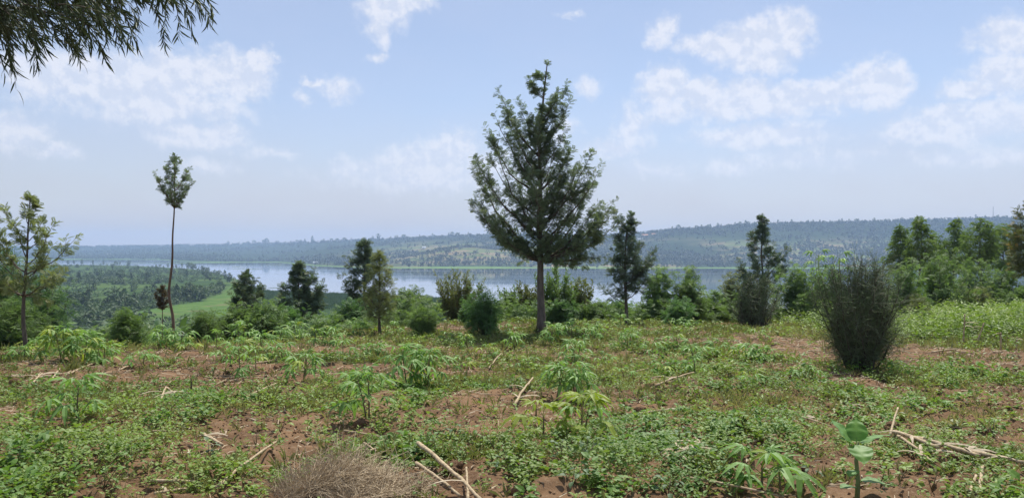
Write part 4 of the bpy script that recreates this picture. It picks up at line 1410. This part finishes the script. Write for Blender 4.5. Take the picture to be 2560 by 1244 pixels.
weeds(60, 4.6, 9, 8, T_NEEDLE, .10, .02, M_grass, '', lambda x, y: .10 + .75 * green(x, y) * (fbm(x * .7, y * .7, 2, 91) > .48), '', .3)
weeds(62, 9, 16, 7, T_NEEDLE, .12, .02, M_grass, '', lambda x, y: .08 + .8 * green(x, y) * (fbm(x * .7, y * .7, 2, 91) > .36), '', .3)
weeds(26, 16, 44, 7, T_NEEDLE, .17, .02, M_grass, '', lambda x, y: .06 + .85 * green(x, y), '', .3)
tag(gw.build("grass", M_grass), "short yellowish grass blades among the weeds", "grass", kind='stuff')

# crumbs of soil and bits of straw
x, y = scatter(15000, 4.6, 28)
k = rng.random(len(x)) < (.25 + .75 * bareness(x, y))
x, y = x[k], y[k]
a = rng.random(len(x)) * 6.283
L = rng.uniform(.04, .2, len(x)) * (1 + (y > 12) * .6)
z = soil_h(x, y) + .012
dx, dy = np.cos(a) * L, np.sin(a) * L * .8
p0_ = np.stack([x, y, z], -1)
p1_ = np.stack([x + dx, y + dy, soil_h(x + dx, y + dy) + .02 + rng.random(len(x)) * .03], -1)
g = Geo()
sticks(g, p0_, p1_, .0035 + .0003 * y, .002 + .0002 * y, 3)
tag(g.build("straw_litter", M_straw), "scattered bits of dry straw lying over the soil", "straw", kind='stuff')


gw = Geo()
x, y = scatter(6500, 4.6, 22)
k = rng.random(len(x)) < .12 + .8 * bareness(x, y) * sstep(.35, .6, fbm(x * 1.3, y * 1.3, 3, 103))
x, y = x[k], y[k]
n = len(x)
a = rng.random(n) * 6.283
put_leaves(gw, T_LANCE, np.stack([x, y, soil_h(x, y) + .015], -1), np.stack([np.cos(a), np.sin(a), rng.normal(size=n) * .25 + .12], -1), norm(np.array([0, 0, 1.]) + rng.normal(size=(n, 3)) * .5), rng.uniform(.05, .17, n), rng.random(n))
tag(gw.build("dry_leaves", M_husk), "dry pale leaf scraps strewn over the soil", "dry leaves", kind='stuff')
# crumbs of earth
x, y = scatter(26000, 4.6, 15)
k = rng.random(len(x)) < np.clip(bareness(x, y) * 1.1 + .05, 0, 1) * np.clip(fbm(x * 2, y * 2, 3, 99) * 2.2 - .5, 0, 1)
x, y = x[k], y[k]
n = len(x)
v0 = norm(np.array([(1, 0, -.4), (-.5, .9, -.4), (-.5, -.9, -.4), (.5, .7, .5), (-.8, 0, .6), (.4, -.8, .5)], float))
f0 = np.array([(0, 3, 5), (1, 4, 3), (2, 5, 4), (3, 4, 5), (0, 1, 3), (1, 2, 4), (2, 0, 5)])
sz = rng.uniform(.006, .018, n) * np.where(rng.random(n) < .06, 2.6, 1)
V = v0[None] * sz[:, None, None] * rng.uniform(.6, 1.4, (n, 6, 3)) + np.stack([x, y, soil_h(x, y) + sz * .3], -1)[:, None]
g = Geo()
g.add(V.reshape(-1, 3), (f0[None] + (np.arange(n) * 6)[:, None, None]).reshape(-1, 3), 0.)
tag(g.build("soil_crumbs", M_soil), "loose crumbs of red earth on the open soil", "crumbs of soil", kind='stuff')


def clod_mesh(seed):
    r = np.random.default_rng(seed)
    import bmesh
    bm = bmesh.new()
    bmesh.ops.create_icosphere(bm, subdivisions=4, radius=1.0)
    me = bpy.data.meshes.new("soil_clod")
    for v in bm.verts:
        c = v.co
        n = float(fbm(np.array([c.x * 1.6 + c.z + seed]), np.array([c.y * 1.6 - c.z]), 4, seed)[0])
        n2_ = float(fbm(np.array([c.x * 6 + c.y * 3 + seed]), np.array([c.z * 6 - c.y * 4]), 3, seed + 9)[0])
        v.co = c * (.5 + .7 * n + .45 * (n2_ - .4))
        v.co.z = max(v.co.z * .8, -.45)
    bm.to_mesh(me)
    bm.free()
    me.attributes.new("var", 'FLOAT', 'POINT')
    me.materials.append(M_soil)
    for p_ in me.polygons:
        p_.use_smooth = True
    return me


CM = [clod_mesh(s) for s in (1, 2, 3, 4)]
CLODS = [(1132, 1158, 34, "large rooted clod of red earth beside the long dry pole"), (740, 1160, 26, "crumbly clod of red earth left of the straw heap"), (445, 1215, 16, "small dark clod by the nearest weeds on the left"),
         (1290, 1215, 22, "clod of red earth right of the pole's lower end"), (2080, 1010, 18, "clod of earth by the pale husks"), (1870, 1120, 20, "clod of earth behind the small wide-leaved cassava"),
         (290, 1045, 18, "dark clod behind the lone thin-stemmed cassava"), (905, 1050, 22, "heaped earth at the tall pale cassava's stem"), (640, 1075, 14, "clod on the open red soil patch"), (2230, 1060, 20, "clod of earth right of the broad-leaved plant"),
         (40, 955, 16, "dark clod among the pale husks at the picture's left edge"), (1600, 1020, 14, "clod in the weeds right of the yellow cassavas"), (2380, 1150, 18, "clod under the long pile of dry stalks"), (700, 905, 16, "brown clod between the two cassavas with bare stems"),
         (575, 893, 22, "long brown clod at the torn soil's upper edge"), (2300, 905, 18, "brown clod right of the big pencil bush's foot")]
for i, (px, py, r, lab) in enumerate(CLODS):
    D_ = ground_D(py + r * .5)
    x0, y0 = (px - CX) / F * D_, D_
    s = r / F * D_
    o = link("soil_clod", CM[i % 4], None, (x0, y0, float(soil_h(np.array([x0]), np.array([y0]))[0]) + s * .25))
    o.scale = (s * rng.uniform(1, 1.3), s, s * rng.uniform(.8, 1.1))
    o.rotation_euler = (0, 0, rng.random() * 6)
    tag(o, lab, "clod", "clods of earth in the field")


# dry stalks
def gp(px, py, lift=.0, low=.0):
    D_ = ground_D(py)
    x0 = (px - CX) / F * D_
    return np.array([x0, D_, float(soil_h(np.array([x0]), np.array([D_]))[0]) + lift])


def stalk(p, q, r, label, name="dry_stalk", husk=0, cat="stalk"):
    base = (p + q) / 2
    g = Geo()
    n = 11
    u = np.linspace(0, 1, n)[:, None]
    path = p * (1 - u) + q * u - base
    L = np.linalg.norm(q - p)
    path[1:-1] += rng.normal(size=(n - 2, 3)) * L * .0018
    path[:, 2] += np.sin(u[:, 0] * 3.1) * L * .01
    # nodes of a maize stalk
    tube(g, path, r * (1.05 - .35 * u[:, 0]) * np.where(np.arange(n) % 3 == 1, 1.22, 1), 6, rng.random() * .6)
    if husk:
        o = thing(name, label, cat, base, "dry stalks lying in the field")
        g.build("stem", M_stalk, o, True)
        for k in range(husk):
            h = Geo()
            c = path[rng.integers(2, n - 1)]
            a = rng.random() * 6.28
            s = min(L * rng.uniform(.25, .5), .34)
            pts = [c, c + np.array([math.cos(a) * s * .5, math.sin(a) * s * .4, .05]), c + np.array([math.cos(a) * s, math.sin(a) * s * .8, -.01])]
            cc_ = bez(*[np.array(t_) for t_ in pts], 6)
            w_ = np.array([.3, .9, 1, .8, .5, .1])[:, None] * np.array([[-math.sin(a), math.cos(a), .35]]) * .016
            V = np.concatenate([cc_ - w_, cc_ + np.array([0, 0, .008]), cc_ + w_])
            f = []
            for j in range(2):
                for i in range(5):
                    b_ = j * 6 + i
                    f += [(b_, b_ + 1, b_ + 7), (b_, b_ + 7, b_ + 6)]
            h.add(V, f, rng.random())
            h.build("husk", M_husk, o, True)
        return o
    return tag(g.build(name, M_stalk, None, True, base), label, cat, "dry stalks lying in the field")


ST = [  # x0 y0 x1 y1 radius, lift0, lift1, husks, label
    (1045, 1140, 1210, 1262, .017, .10, .03, 0, "longest pale pole lying diagonally in front of the rooted clod"),
    (1040, 1180, 1150, 1240, .013, .05, .02, 0, "thinner dark-ended pole lying just below the longest pale pole"),
    (1170, 1252, 1166, 1195, .010, .01, .10, 1, "short split stalk standing up at the lower end of the longest pole"),
    (540, 1228, 690, 1132, .011, .02, .05, 0, "curved dry stalk reaching from the left of the straw heap up to the weeds"),
    (505, 1095, 556, 1128, .016, .03, .02, 2, "short split stalk lying beside the open red soil patch"),
    (375, 1215, 492, 1214, .013, .03, .03, 1, "level dry stalk near the picture's lower edge with a torn husk"),
    (385, 1240, 480, 1222, .010, .03, .03, 1, "dry stalk crossing just under the level one"),
    (30, 1045, 95, 1048, .011, .03, .02, 0, "dry stalk near the left edge, upper of the three in a heap"),
    (90, 1062, 155, 1048, .011, .03, .03, 0, "dry stalk in the heap at the left, nearest to the lone cassava"),
    (95, 1050, 190, 1052, .009, .03, .04, 0, "thin stalk crossing the heap at the left"),
    (155, 1035, 215, 1027, .009, .02, .03, 0, "short stalk leading to the lone cassava's stem"),
    (2235, 1098, 2345, 1150, .015, .07, .04, 2, "long dry stalk with torn husks right of the broad-leaved plant"),
    (2300, 1125, 2450, 1170, .016, .06, .04, 2, "thick stalk in the middle of the long pile at the right"),
    (2390, 1150, 2560, 1200, .014, .06, .04, 1, "outermost stalk of the long pile, running out of the picture"),
    (2245, 1105, 2330, 1180, .010, .05, .02, 2, "bent husky stalk bowed down under the long pile"),
    (2450, 1255, 2456, 1195, .012, .0, .03, 0, "short upright-lying stalk below the long pile at the lower edge"),
    (2425, 1250, 2440, 1215, .010, .0, .02, 0, "stub of stalk beside the short one at the lower edge"),
    (2225, 1095, 2245, 1068, .009, .04, .16, 0, "thin broken stalk sticking up right of the broad-leaved plant"),
    (1655, 1150, 1760, 1118, .011, .05, .05, 3, "stalk with a fan of shredded pale husks on bare soil"),
    (1665, 1165, 1740, 1130, .010, .03, .07, 3, "lower stalk of the shredded pale bundle on bare soil"),
    (1725, 1215, 1960, 1248, .009, .02, .02, 0, "long thin stalk lying under the small wide-leaved cassava"),
    (1880, 1112, 1945, 1098, .010, .03, .05, 0, "pale stalk behind the small wide-leaved cassava"),
    (2000, 1050, 2080, 1062, .009, .03, .03, 1, "dry stalk just behind the broad-leaved plant"),
    (2070, 1035, 2150, 1010, .008, .03, .05, 2, "stalk with a standing white husk above the broad-leaved plant"),
    (1640, 968, 1735, 940, .013, .05, .08, 1, "long dry stalk in the weeds right of the wide cassava"),
    (1600, 1040, 1700, 1018, .012, .04, .05, 1, "stalk in the weeds right of the yellow cassavas"),
    (1285, 1022, 1332, 955, .015, .02, .12, 3, "leaning husk-wrapped stalk left of the wide cassava"),
    (1222, 910, 1252, 885, .012, .03, .07, 0, "short stalk leaning in the weeds before the tallest tree"),
    (1080, 945, 1098, 930, .012, .03, .07, 1, "short pale stalk right of the bushy cassava pair"),
    (400, 1010, 415, 985, .014, .0, .12, 2, "bent pale husk standing like a hairpin in the torn soil"),
    (415, 985, 450, 1000, .012, .12, .02, 1, "second leg of the hairpin-shaped husk in the torn soil"),
    (470, 1015, 530, 1012, .012, .03, .03, 0, "dark-tipped stalk right of the hairpin-shaped husk"),
    (590, 1008, 690, 968, .010, .03, .10, 0, "long thin stalk slanting up behind the torn soil"),
    (530, 958, 565, 950, .013, .04, .04, 0, "pale short stalk on the soil below the dark-stemmed cassava"),
    (380, 1077, 465, 1075, .008, .02, .02, 0, "thin straight stalk along the open red soil patch"),
    (130, 950, 150, 930, .012, .03, .04, 0, "short stalk in the dry litter at the left, steeper one"),
    (170, 938, 230, 920, .013, .03, .05, 0, "pale stalk in the dry litter left of the small pale cassava"),
    (295, 917, 345, 917, .013, .03, .03, 0, "level pale stalk touching the small pale cassava"),
    (300, 934, 320, 924, .012, .03, .05, 0, "forked bit of stalk below the small pale cassava"),
    (0, 942, 60, 942, .014, .03, .03, 2, "husky stalk at the left edge in the dry litter"),
    (80, 962, 105, 945, .014, .02, .08, 3, "tuft of pale husks in the dry litter at the left"),
    (0, 1075, 40, 1072, .010, .02, .02, 0, "stalk cut by the left edge below the three-stalk heap"),
    (30, 1130, 110, 1142, .009, .02, .02, 0, "thin stalk in the weeds at the left, upper one"),
    (0, 1175, 45, 1173, .010, .03, .03, 0, "reddish stalk cut by the left edge in the near weeds"),
    (860, 1075, 950, 1085, .010, .04, .03, 0, "bent stalk in front of the tall pale cassava"),
    (910, 1120, 950, 1142, .009, .06, .03, 0, "short stalk slanting behind the straw heap"),
    (920, 1140, 965, 1128, .010, .02, .04, 0, "brown stalk at the top of the straw heap"),
    (1590, 935, 1640, 920, .010, .03, .05, 0, "thin stalk far in the weeds behind the long dry one"),
    (2330, 880, 2390, 874, .018, .04, .04, 0, "stalk lying on the far strip of bare soil"),
    (1615, 880, 1650, 868, .018, .04, .06, 2, "pale husk in the weeds in front of the two-plumed tree"),
    (640, 908, 720, 900, .014, .03, .03, 0, "stalk in the brown litter below the bright edge cassavas"),
    (990, 880, 1060, 872, .016, .03, .04, 0, "stalk in the brown soil below the compact lone shrub"),
]
for (x0, y0, x1, y1, r, l0, l1, hk, lab) in ST:
    up_ = .05 if x0 > 2200 and y0 > 1060 else .025
    stalk(gp(x0, min(y0, 1260), l0 + up_), gp(x1, min(y1, 1260), l1 + up_), r * (1.35 if x0 > 2200 and y0 > 1060 else 1.1), lab, husk=hk * (2 if x0 > 1600 else 1))
for (px, base, top, lean, lab) in [(2408, 848, 778, 4, "tallest dead maize stalk standing in the weedy strip"), (2440, 850, 800, 20, "dead maize stalk bent over beside the tallest standing one"), (2502, 858, 822, 0, "stump of a dead stalk right of the bent one"),
                                   (2540, 862, 836, 3, "lowest dead stump near the picture's right edge")]:
    a_ = gp(px, base + 8)
    D_ = a_[1]
    b_ = a_ + np.array([lean / F * D_, 0, (base + 8 - top) / F * D_])
    stalk(a_, b_, .02, lab, "standing_stalk", husk=2)

# heap of dry straw
hp = gp(858, 1218)
sh = thing("straw_heap", "low heap of grey-brown dry straw on the red soil at the lower edge", "straw heap", hp)
N = 5200
a = rng.random(N) * 6.283
r = np.sqrt(rng.random(N))
hx, hy = r * np.cos(a) * .50 * (1 + .25 * np.sin(a * 3 + 1)), r * np.sin(a) * .38 * (1 + .2 * np.sin(a * 5))
hz_ = .23 * np.exp(-(hx / .25) ** 2 - ((hy) / .25) ** 2) + .03
lx = soil_h(hx + hp[0], hy + hp[1]) - hp[2]
P = np.stack([hx, hy, lx + hz_ * rng.uniform(.15, 1, N)], -1)
d = norm(np.stack([rng.normal(size=N), rng.normal(size=N), rng.normal(size=N) * .6], -1))
L = rng.uniform(.05, .2, N) * np.where(rng.random(N) < .12, 1.7, 1)
P[:, 2] += np.maximum(fbm(hx * 9, hy * 9, 3, 77) - .5, -.1) * .22
g = Geo()
E = P + d * L[:, None]
E2 = E + norm(d + rng.normal(size=(N, 3)) * .5) * (L * .6)[:, None]
sticks(g, P, E, .0022, .0019, 3)
sticks(g, E, E2, .0019, .0011, 3)
tag(g.build("straw", M_straw, sh), kind='stuff')
g = Geo()
nn = 24
uu, vv_ = np.meshgrid(np.linspace(0, 1, 10), np.linspace(0, 2 * math.pi, nn), indexing='ij')
mx, my = uu * np.cos(vv_) * .44, uu * np.sin(vv_) * .32
mz = soil_h(mx + hp[0], my + hp[1]) - hp[2] + .19 * np.exp(-(mx / .25) ** 2 - (my / .25) ** 2) - .01 - .05 * uu ** 4
g.add(np.stack([mx, my, mz], -1), grid_faces(10, nn), .8)
g.build("mound", M_straw, sh, True)


# ------------------------------------------------------------------ trees in the valley, on the hills, houses and mast
def clump_tree(seed, n, w_, h_, trunk=.22, leaf=.2, taper=0.0):
    """crown of leaf clumps (unit height 1) on a trunk"""
    r = np.random.default_rng(seed)
    g = Geo()
    th_ = r.random(n) * 6.283
    u = r.random(n)
    lob = 1 + .35 * np.sin(th_ * 2 + seed) * np.cos(u * 7 + seed)
    rr = np.sqrt(np.clip(1 - (2 * u - 1) ** 2, 0, 1)) * (1 - taper * u) * w_ * lob * r.uniform(.55, 1.0, n)
    pos = np.stack([rr * np.cos(th_), rr * np.sin(th_), trunk + (1 - trunk) * u * r.uniform(.92, 1.05, n)], -1)
    d = norm(np.stack([np.cos(th_), np.sin(th_), r.normal(size=n) * .6 + .2], -1) + r.normal(size=(n, 3)) * .5)
    v, f = t_diamond(.7, .15)
    x = norm(d)
    nr = norm(np.stack([np.cos(th_) * .5, np.sin(th_) * .5, np.full(n, .9)], -1) + r.normal(size=(n, 3)) * .3)
    put_leaves(g, (v, f), pos - x * leaf * .5, d, nr, leaf * r.uniform(.7, 1.4, n), np.clip(u * .4 + r.random(n) * .6, 0, 1))
    g.add(*stick_np((0, 0, 0), (0, 0, trunk + .3 * (1 - trunk)), .03, .015), var=.0)
    return g


def stick_np(a, b, r0, r1):
    g = Geo()
    sticks(g, np.array([a], float), np.array([b], float), r0, r1, 4, 0.)
    return g.v[0], g.f[0]


VT = [clump_tree(1, 150, .42, 1, .15, .19), clump_tree(2, 130, .30, 1, .25, .16, .5), clump_tree(3, 160, .52, 1, .10, .2), clump_tree(4, 110, .22, 1, .3, .14, .2), clump_tree(5, 150, .38, 1, .2, .17, .3)]
VM = [v.mesh("valley_tree", M_fartree) for v in VT]
VS = [clump_tree(s, 46, .55, 1, .02, .30) for s in (11, 12, 13, 14)]
HS = [clump_tree(s, 14, w_, 1, .05, .5, tp_) for s, w_, tp_ in ((21, .5, .2), (22, .42, .3), (23, .6, 0), (24, .28, .4))]


def batch(geos, kinds, x, y, z, h, rot, geo, wv=None):
    for k, gk in enumerate(geos):
        s = kinds == k
        if not s.any():
            continue
        v = np.concatenate(gk.v)
        f = np.concatenate(gk.f)
        c = np.concatenate(gk.c)
        n = int(s.sum())
        ca_, sa_ = np.cos(rot[s])[:, None], np.sin(rot[s])[:, None]
        hs = h[s][:, None]
        vx = (v[None, :, 0] * ca_ - v[None, :, 1] * sa_) * hs + x[s][:, None]
        vy = (v[None, :, 0] * sa_ + v[None, :, 1] * ca_) * hs + y[s][:, None]
        vz = v[None, :, 2] * hs + z[s][:, None]
        ff = f[None] + (np.arange(n) * len(v))[:, None, None]
        tint = rng.uniform(-.35, .35, n)[:, None]
        geo.add(np.stack([vx, vy, vz], -1).reshape(-1, 3), ff.reshape(-1, 3), np.clip(c[None] + tint, 0, 1).ravel())


# valley: bushes as one mass, standing trees one by one
n = 9000
px = rng.uniform(-160, 660, n)
D = 1 / rng.uniform(1 / 1900., 1 / 330., n)
D = np.where(rng.random(n) < .35, rng.uniform(400, 1800, n), D)
x = (px - CX) / F * D
dn = np.interp(px, N_PX, N_D)
ok = (D < dn - 6) & (meadow_mask(px, D) < .12)
clear = fbm(x * .012, D * .006, 3, 131)
ok &= (clear > .40) | (rng.random(n) < .12)
x, D, px = x[ok], D[ok], px[ok]
lh = land_h(x, D)
kd = rng.integers(0, 4, len(x))
h = rng.uniform(2.2, 5.0, len(x)) * np.where(D > 1300, .7, 1) * np.where(fbm(x * .01, D * .01, 2, 133) > .5, 1.35, .9)
sel = np.argsort(rng.random(len(x)))[:3200]
g = Geo()
batch(VS, kd[sel], x[sel], D[sel], lh[sel] - .2, h[sel], rng.random(len(sel)) * 6.3, g)
tag(g.build("bush_cover", M_fartree), "thick green bush covering the valley floor left of the lake", "bush cover", kind='stuff')
sel2 = np.argsort(rng.random(len(x)))[3200:3440] if len(x) > 3440 else np.arange(240)
cand = [(x[i], D[i]) for i in sel2 if D[i] > 430]
edge = [(1934, 258), (1900, 300), (1880, 322), (1860, 290), (1900, 205), (1930, 232), (1750, 390), (1770, 400), (1640, 440), (1600, 455), (1560, 470), (1500, 478), (1480, 488), (1450, 497), (1400, 505), (1330, 515), (1290, 522), (1380, 483), (1220, 535), (1180, 548), (1900, 170), (1880, 185), (1700, 420)]
cnt = 0
for (xx, dd) in cand:
    s = rng.uniform(6, 12) * (.62 if dd > 1150 else 1)
    o = link("valley_tree", VM[rng.integers(0, 5)], None, (xx, dd, float(land_h(np.array([xx]), np.array([dd]))[0]) - .3))
    o.scale = (s, s, s * rng.uniform(.9, 1.15))
    o.rotation_euler = (0, 0, rng.random() * 6.28)
    tag(o, "dark green tree standing out of the bush on the valley floor left of the lake", "tree", "trees standing out of the valley bush")
for i, (dd, px_) in enumerate(edge):
    dd = min(dd, float(np.interp(px_, N_PX, N_D)) - 12)
    xx = (px_ - CX) / F * dd
    s = rng.uniform(6, 14) * dd / 1700
    o = link("shore_tree", VM[[1, 3, 4, 2][i % 4]], None, (xx, dd, float(land_h(np.array([xx]), np.array([dd]))[0]) - .3))
    o.scale = (s, s, s)
    o.rotation_euler = (0, 0, rng.random() * 6.28)
    tag(o, "dark tree on the valley's far rim with open water right behind it", "tree", "trees along the rim of the valley before the water")

# reeds by the near shore
n = 5200
px = rng.uniform(640, 1250, n)
dn = np.interp(px, N_PX, N_D)
D = dn - rng.random(n) ** 1.2 * 190 + 3
x = (px - CX) / F * D
lh = land_h(x, D)
kd = rng.integers(0, 4, n)
RD = []
for s in range(4):
    r_ = np.random.default_rng(200 + s)
    gg = Geo()
    k = 16
    P = np.stack([r_.normal(size=k) * .35, r_.normal(size=k) * .35, np.zeros(k)], -1)
    put_leaves(gg, t_diamond(.16, .1), P, norm(np.stack([r_.normal(size=k) * .3, r_.normal(size=k) * .3, np.ones(k)], -1)), norm(r_.normal(size=(k, 3))), r_.uniform(.6, 1.1, k), r_.random(k))
    RD.append(gg)
g = Geo()
batch(RD, kd, x, D, lh - .1, rng.uniform(1.8, 3.4, n), rng.random(n) * 6.3, g)
tag(g.build("reed_bed", M_reed), "dark green reed bed along the near shore of the lake", "reeds", kind='stuff')

# hills across the lake
n = 42000
px = rng.uniform(-250, 2800, n)
ds = np.interp(px, S_PX, S_D)
dr = np.interp(px, R_PX, R_D)
D = ds + 40 + (dr - ds + 150) * rng.random(n)
x = (px - CX) / F * D
zl = land_h(x, D)
big = fbm(x * .0035, D * .0035, 4, 141)
pr = sstep(.44, .56, big) * .82 + .10
pr = np.where((D - ds < 260) & (D - ds > 70), .8, pr)
pr = np.where(D - ds < 70, .05, pr)
pr = np.where(D > dr - 200, .9, pr)
k = rng.random(n) < pr
x, D, zl, px = x[k], D[k], zl[k], px[k]
k = np.argsort(rng.random(len(x)))[:19000]
x, D, zl, px = x[k], D[k], zl[k], px[k]
g = Geo()
batch(HS, rng.integers(0, 4, len(x)), x, D, zl - .5, rng.uniform(3, 9, len(x)) ** 1.05 * np.interp(D, [1500, 5000], [1, 1.5]), rng.random(len(x)) * 6.3, g)
tag(g.build("hill_woodland", M_farhill), "blue-hazed woodland over the hills across the lake", "woodland", kind='stuff')
for i in range(150):
    px_ = 560 + (2520 - 560) * (i + rng.random()) / 150
    dr = float(np.interp(px_, R_PX, R_D)) - rng.uniform(0, 60)
    xx = (px_ - CX) / F * dr
    s = rng.uniform(7, 17) * dr / 2600 * (1.0 if rng.random() < .8 else 1.35)
    o = link("ridge_tree", VM[rng.integers(0, 5)], None, (xx, dr, float(land_h(np.array([xx]), np.array([dr]))[0]) - .5))
    o.scale = (s, s, s)
    o.rotation_euler = (0, 0, rng.random() * 6.28)
    tag(o, "small hazy tree standing up on the skyline of the hills across the lake", "tree", "trees along the skyline of the far ridge")


def flat_mat(name, c):
    m, t, out = new_mat(name)
    pos = t.node('ShaderNodeTexCoord').outputs['Object']
    nz = t.noise(pos, .8, 4)
    p = t.node('ShaderNodeBsdfPrincipled')
    t.l.new(t.mix(nz, tuple(q * .8 for q in c), c), p.inputs['Base Color'])
    p.inputs['Roughness'].default_value = .8
    t.l.new(p.outputs[0], out.inputs[0])
    return m


M_wall = flat_mat("pale_plaster", (.62, .55, .46))
M_white = flat_mat("white_plaster", (.75, .75, .72))
M_tile = flat_mat("orange_roof", (.55, .26, .13))
M_tin = flat_mat("tin_roof", (.55, .57, .58))
M_steel = flat_mat("mast_steel", (.35, .35, .37))


def house(px_, D_, L, Wd, hh, wall, roof, label, rz_=0.1):
    xx = (px_ - CX) / F * D_
    z = float(land_h(np.array([xx]), np.array([D_]))[0])
    th = thing("house", label, "house", (xx, D_, z - .5), "houses on the hills across the lake", rz_)
    g = Geo()
    a, b = L / 2, Wd / 2
    v = [(-a, -b, 0), (a, -b, 0), (a, b, 0), (-a, b, 0), (-a, -b, hh), (a, -b, hh), (a, b, hh), (-a, b, hh), (-a, 0, hh + Wd * .3), (a, 0, hh + Wd * .3)]
    f = [(0, 1, 5), (0, 5, 4), (1, 2, 6), (1, 6, 5), (2, 3, 7), (2, 7, 6), (3, 0, 4), (3, 4, 7), (4, 8, 7), (5, 6, 9)]
    g.add(np.array(v, float), f)
    g.build("wall", wall, th)
    g = Geo()
    a, b, e = a + .6, b + .7, .15
    k = Wd * .3 / (Wd / 2)
    for s in (-1, 1):
        lo, hi = hh - .7 * k + .05, hh + Wd * .3 + .05
        v = [(-a, s * b, lo), (a, s * b, lo), (a, 0, hi), (-a, 0, hi), (-a, s * b, lo + e), (a, s * b, lo + e), (a, 0, hi + e), (-a, 0, hi + e)]
        g.add(np.array(v, float), [(0, 1, 2), (0, 2, 3), (4, 6, 5), (4, 7, 6), (0, 4, 5), (0, 5, 1), (0, 3, 7), (0, 7, 4), (1, 5, 6), (1, 6, 2)])
    g.build("roof", roof, th)
    for j, wx in enumerate((-L * .3, -L * .1, L * .1, L * .3)):
        g = Geo()
        z0_, z1_ = (0, 2.1) if j == 1 else (1.0, 2.0)
        x0_, x1_, y_ = wx - .55, wx + .55, -Wd / 2 - .04
        v = [(x0_, y_, z0_), (x1_, y_, z0_), (x1_, y_, z1_), (x0_, y_, z1_), (x0_, y_ + .1, z0_), (x1_, y_ + .1, z0_), (x1_, y_ + .1, z1_), (x0_, y_ + .1, z1_)]
        g.add(np.array(v, float), [(0, 1, 2), (0, 2, 3), (0, 4, 5), (0, 5, 1), (3, 2, 6), (3, 6, 7), (0, 3, 7), (0, 7, 4), (1, 5, 6), (1, 6, 2)])
        g.build("door" if j == 1 else "window", M_steel, th)
    return th


house(1612, 2560, 20, 9, 4.5, M_wall, M_tile, "orange-roofed house on the ridge just right of the two-plumed tree")
house(1634, 2575, 12, 7, 3.5, M_wall, M_tile, "smaller orange-roofed house at the right end of the ridge-top pair", -.2)
house(1600, 2480, 16, 5, 2.6, M_white, M_tin, "long low white building just below the orange-roofed house")
house(273, 3700, 14, 8, 5.0, M_white, M_tin, "tiny white house far up the lake on the left shore hills")
house(1060, 2700, 14, 8, 4.0, M_white, M_tin, "white house on the middle ridge left of the tallest tree")
house(2068, 1850, 20, 6, 3.0, M_white, M_tin, "long pale building low on the hill left of the big pencil bush's top")
house(790, 1990, 12, 7, 3.0, M_wall, M_tin, "small pale house near the green point of the far shore")

mx_, md_ = (2483 - CX) / F * 2560, 2560.
mz_ = float(land_h(np.array([mx_]), np.array([md_]))[0])
mt_ = thing("radio_mast", "thin lattice radio mast standing on the far ridge at the right", "mast", (mx_, md_, mz_))
HM = pz_(516, md_) - mz_
for k in range(3):
    a_ = k * 2.094
    g = Geo()
    tube(g, np.array([(1.4 * math.cos(a_), 1.4 * math.sin(a_), 0), (.9 * math.cos(a_), .9 * math.sin(a_), HM * .5), (.5 * math.cos(a_), .5 * math.sin(a_), HM)]), [.28, .24, .2], 4)
    g.build("leg", M_steel, mt_)
g = Geo()
zz = np.linspace(0, HM, 22)
for k in range(3):
    a0_, a1_ = k * 2.094, (k + 1) * 2.094
    rr = np.interp(zz, [0, HM], [1.4, .5])
    p_ = np.stack([rr[:-1] * math.cos(a0_), rr[:-1] * math.sin(a0_), zz[:-1]], -1)
    q_ = np.stack([rr[1:] * math.cos(a1_), rr[1:] * math.sin(a1_), zz[1:]], -1)
    sticks(g, p_, q_, .12, .12, 3)
g.build("bracing", M_steel, mt_)

# floating mats of weed on the lake
for (px_, py_, wpx, lab) in [(615, 672.5, 34, "longest dark mat of floating weed on the open lake"), (598, 666.5, 12, "short dark mat of floating weed beyond the longest one"), (690, 661, 22, "dark mat of floating weed near the green point"), (690, 719, 14, "dark streak of weed close to the reed bed")]:
    D_ = 40 * F / (py_ - CY)
    xx = (px_ - CX) / F * D_
    wd_ = wpx / F * D_
    n = 60
    a_ = np.linspace(0, 2 * math.pi, n, endpoint=False)
    rr = 1 + .3 * np.sin(a_ * 5 + px_) + .2 * np.sin(a_ * 11)
    dy_ = 1.1 / F * D_ / 40 * D_ * .45
    ring = np.stack([np.cos(a_) * wd_ * rr, np.sin(a_) * dy_ * rr, np.full(n, .12)], -1)
    low_ = ring * np.array([1.03, 1.05, 0]) + np.array([0, 0, -.2])
    V = np.concatenate([[(0, 0, .3)], ring, low_])
    f = [(0, 1 + k, 1 + (k + 1) % n) for k in range(n)]
    for k in range(n):
        k2 = (k + 1) % n
        f += [(1 + k, 1 + n + k, 1 + n + k2), (1 + k, 1 + n + k2, 1 + k2)]
    g = Geo()
    g.add(V, f, .3)
    tag(g.build("floating_weed", M_reed, None, False, (xx, D_, LAKE)), lab, "floating weed", "floating weed on the lake")
print("TRIS", sum(len(o.data.polygons) for o in bpy.data.objects if o.type == 'MESH'), "unique", sum(len(m.polygons) for m in bpy.data.meshes), "objs", len(bpy.data.objects))
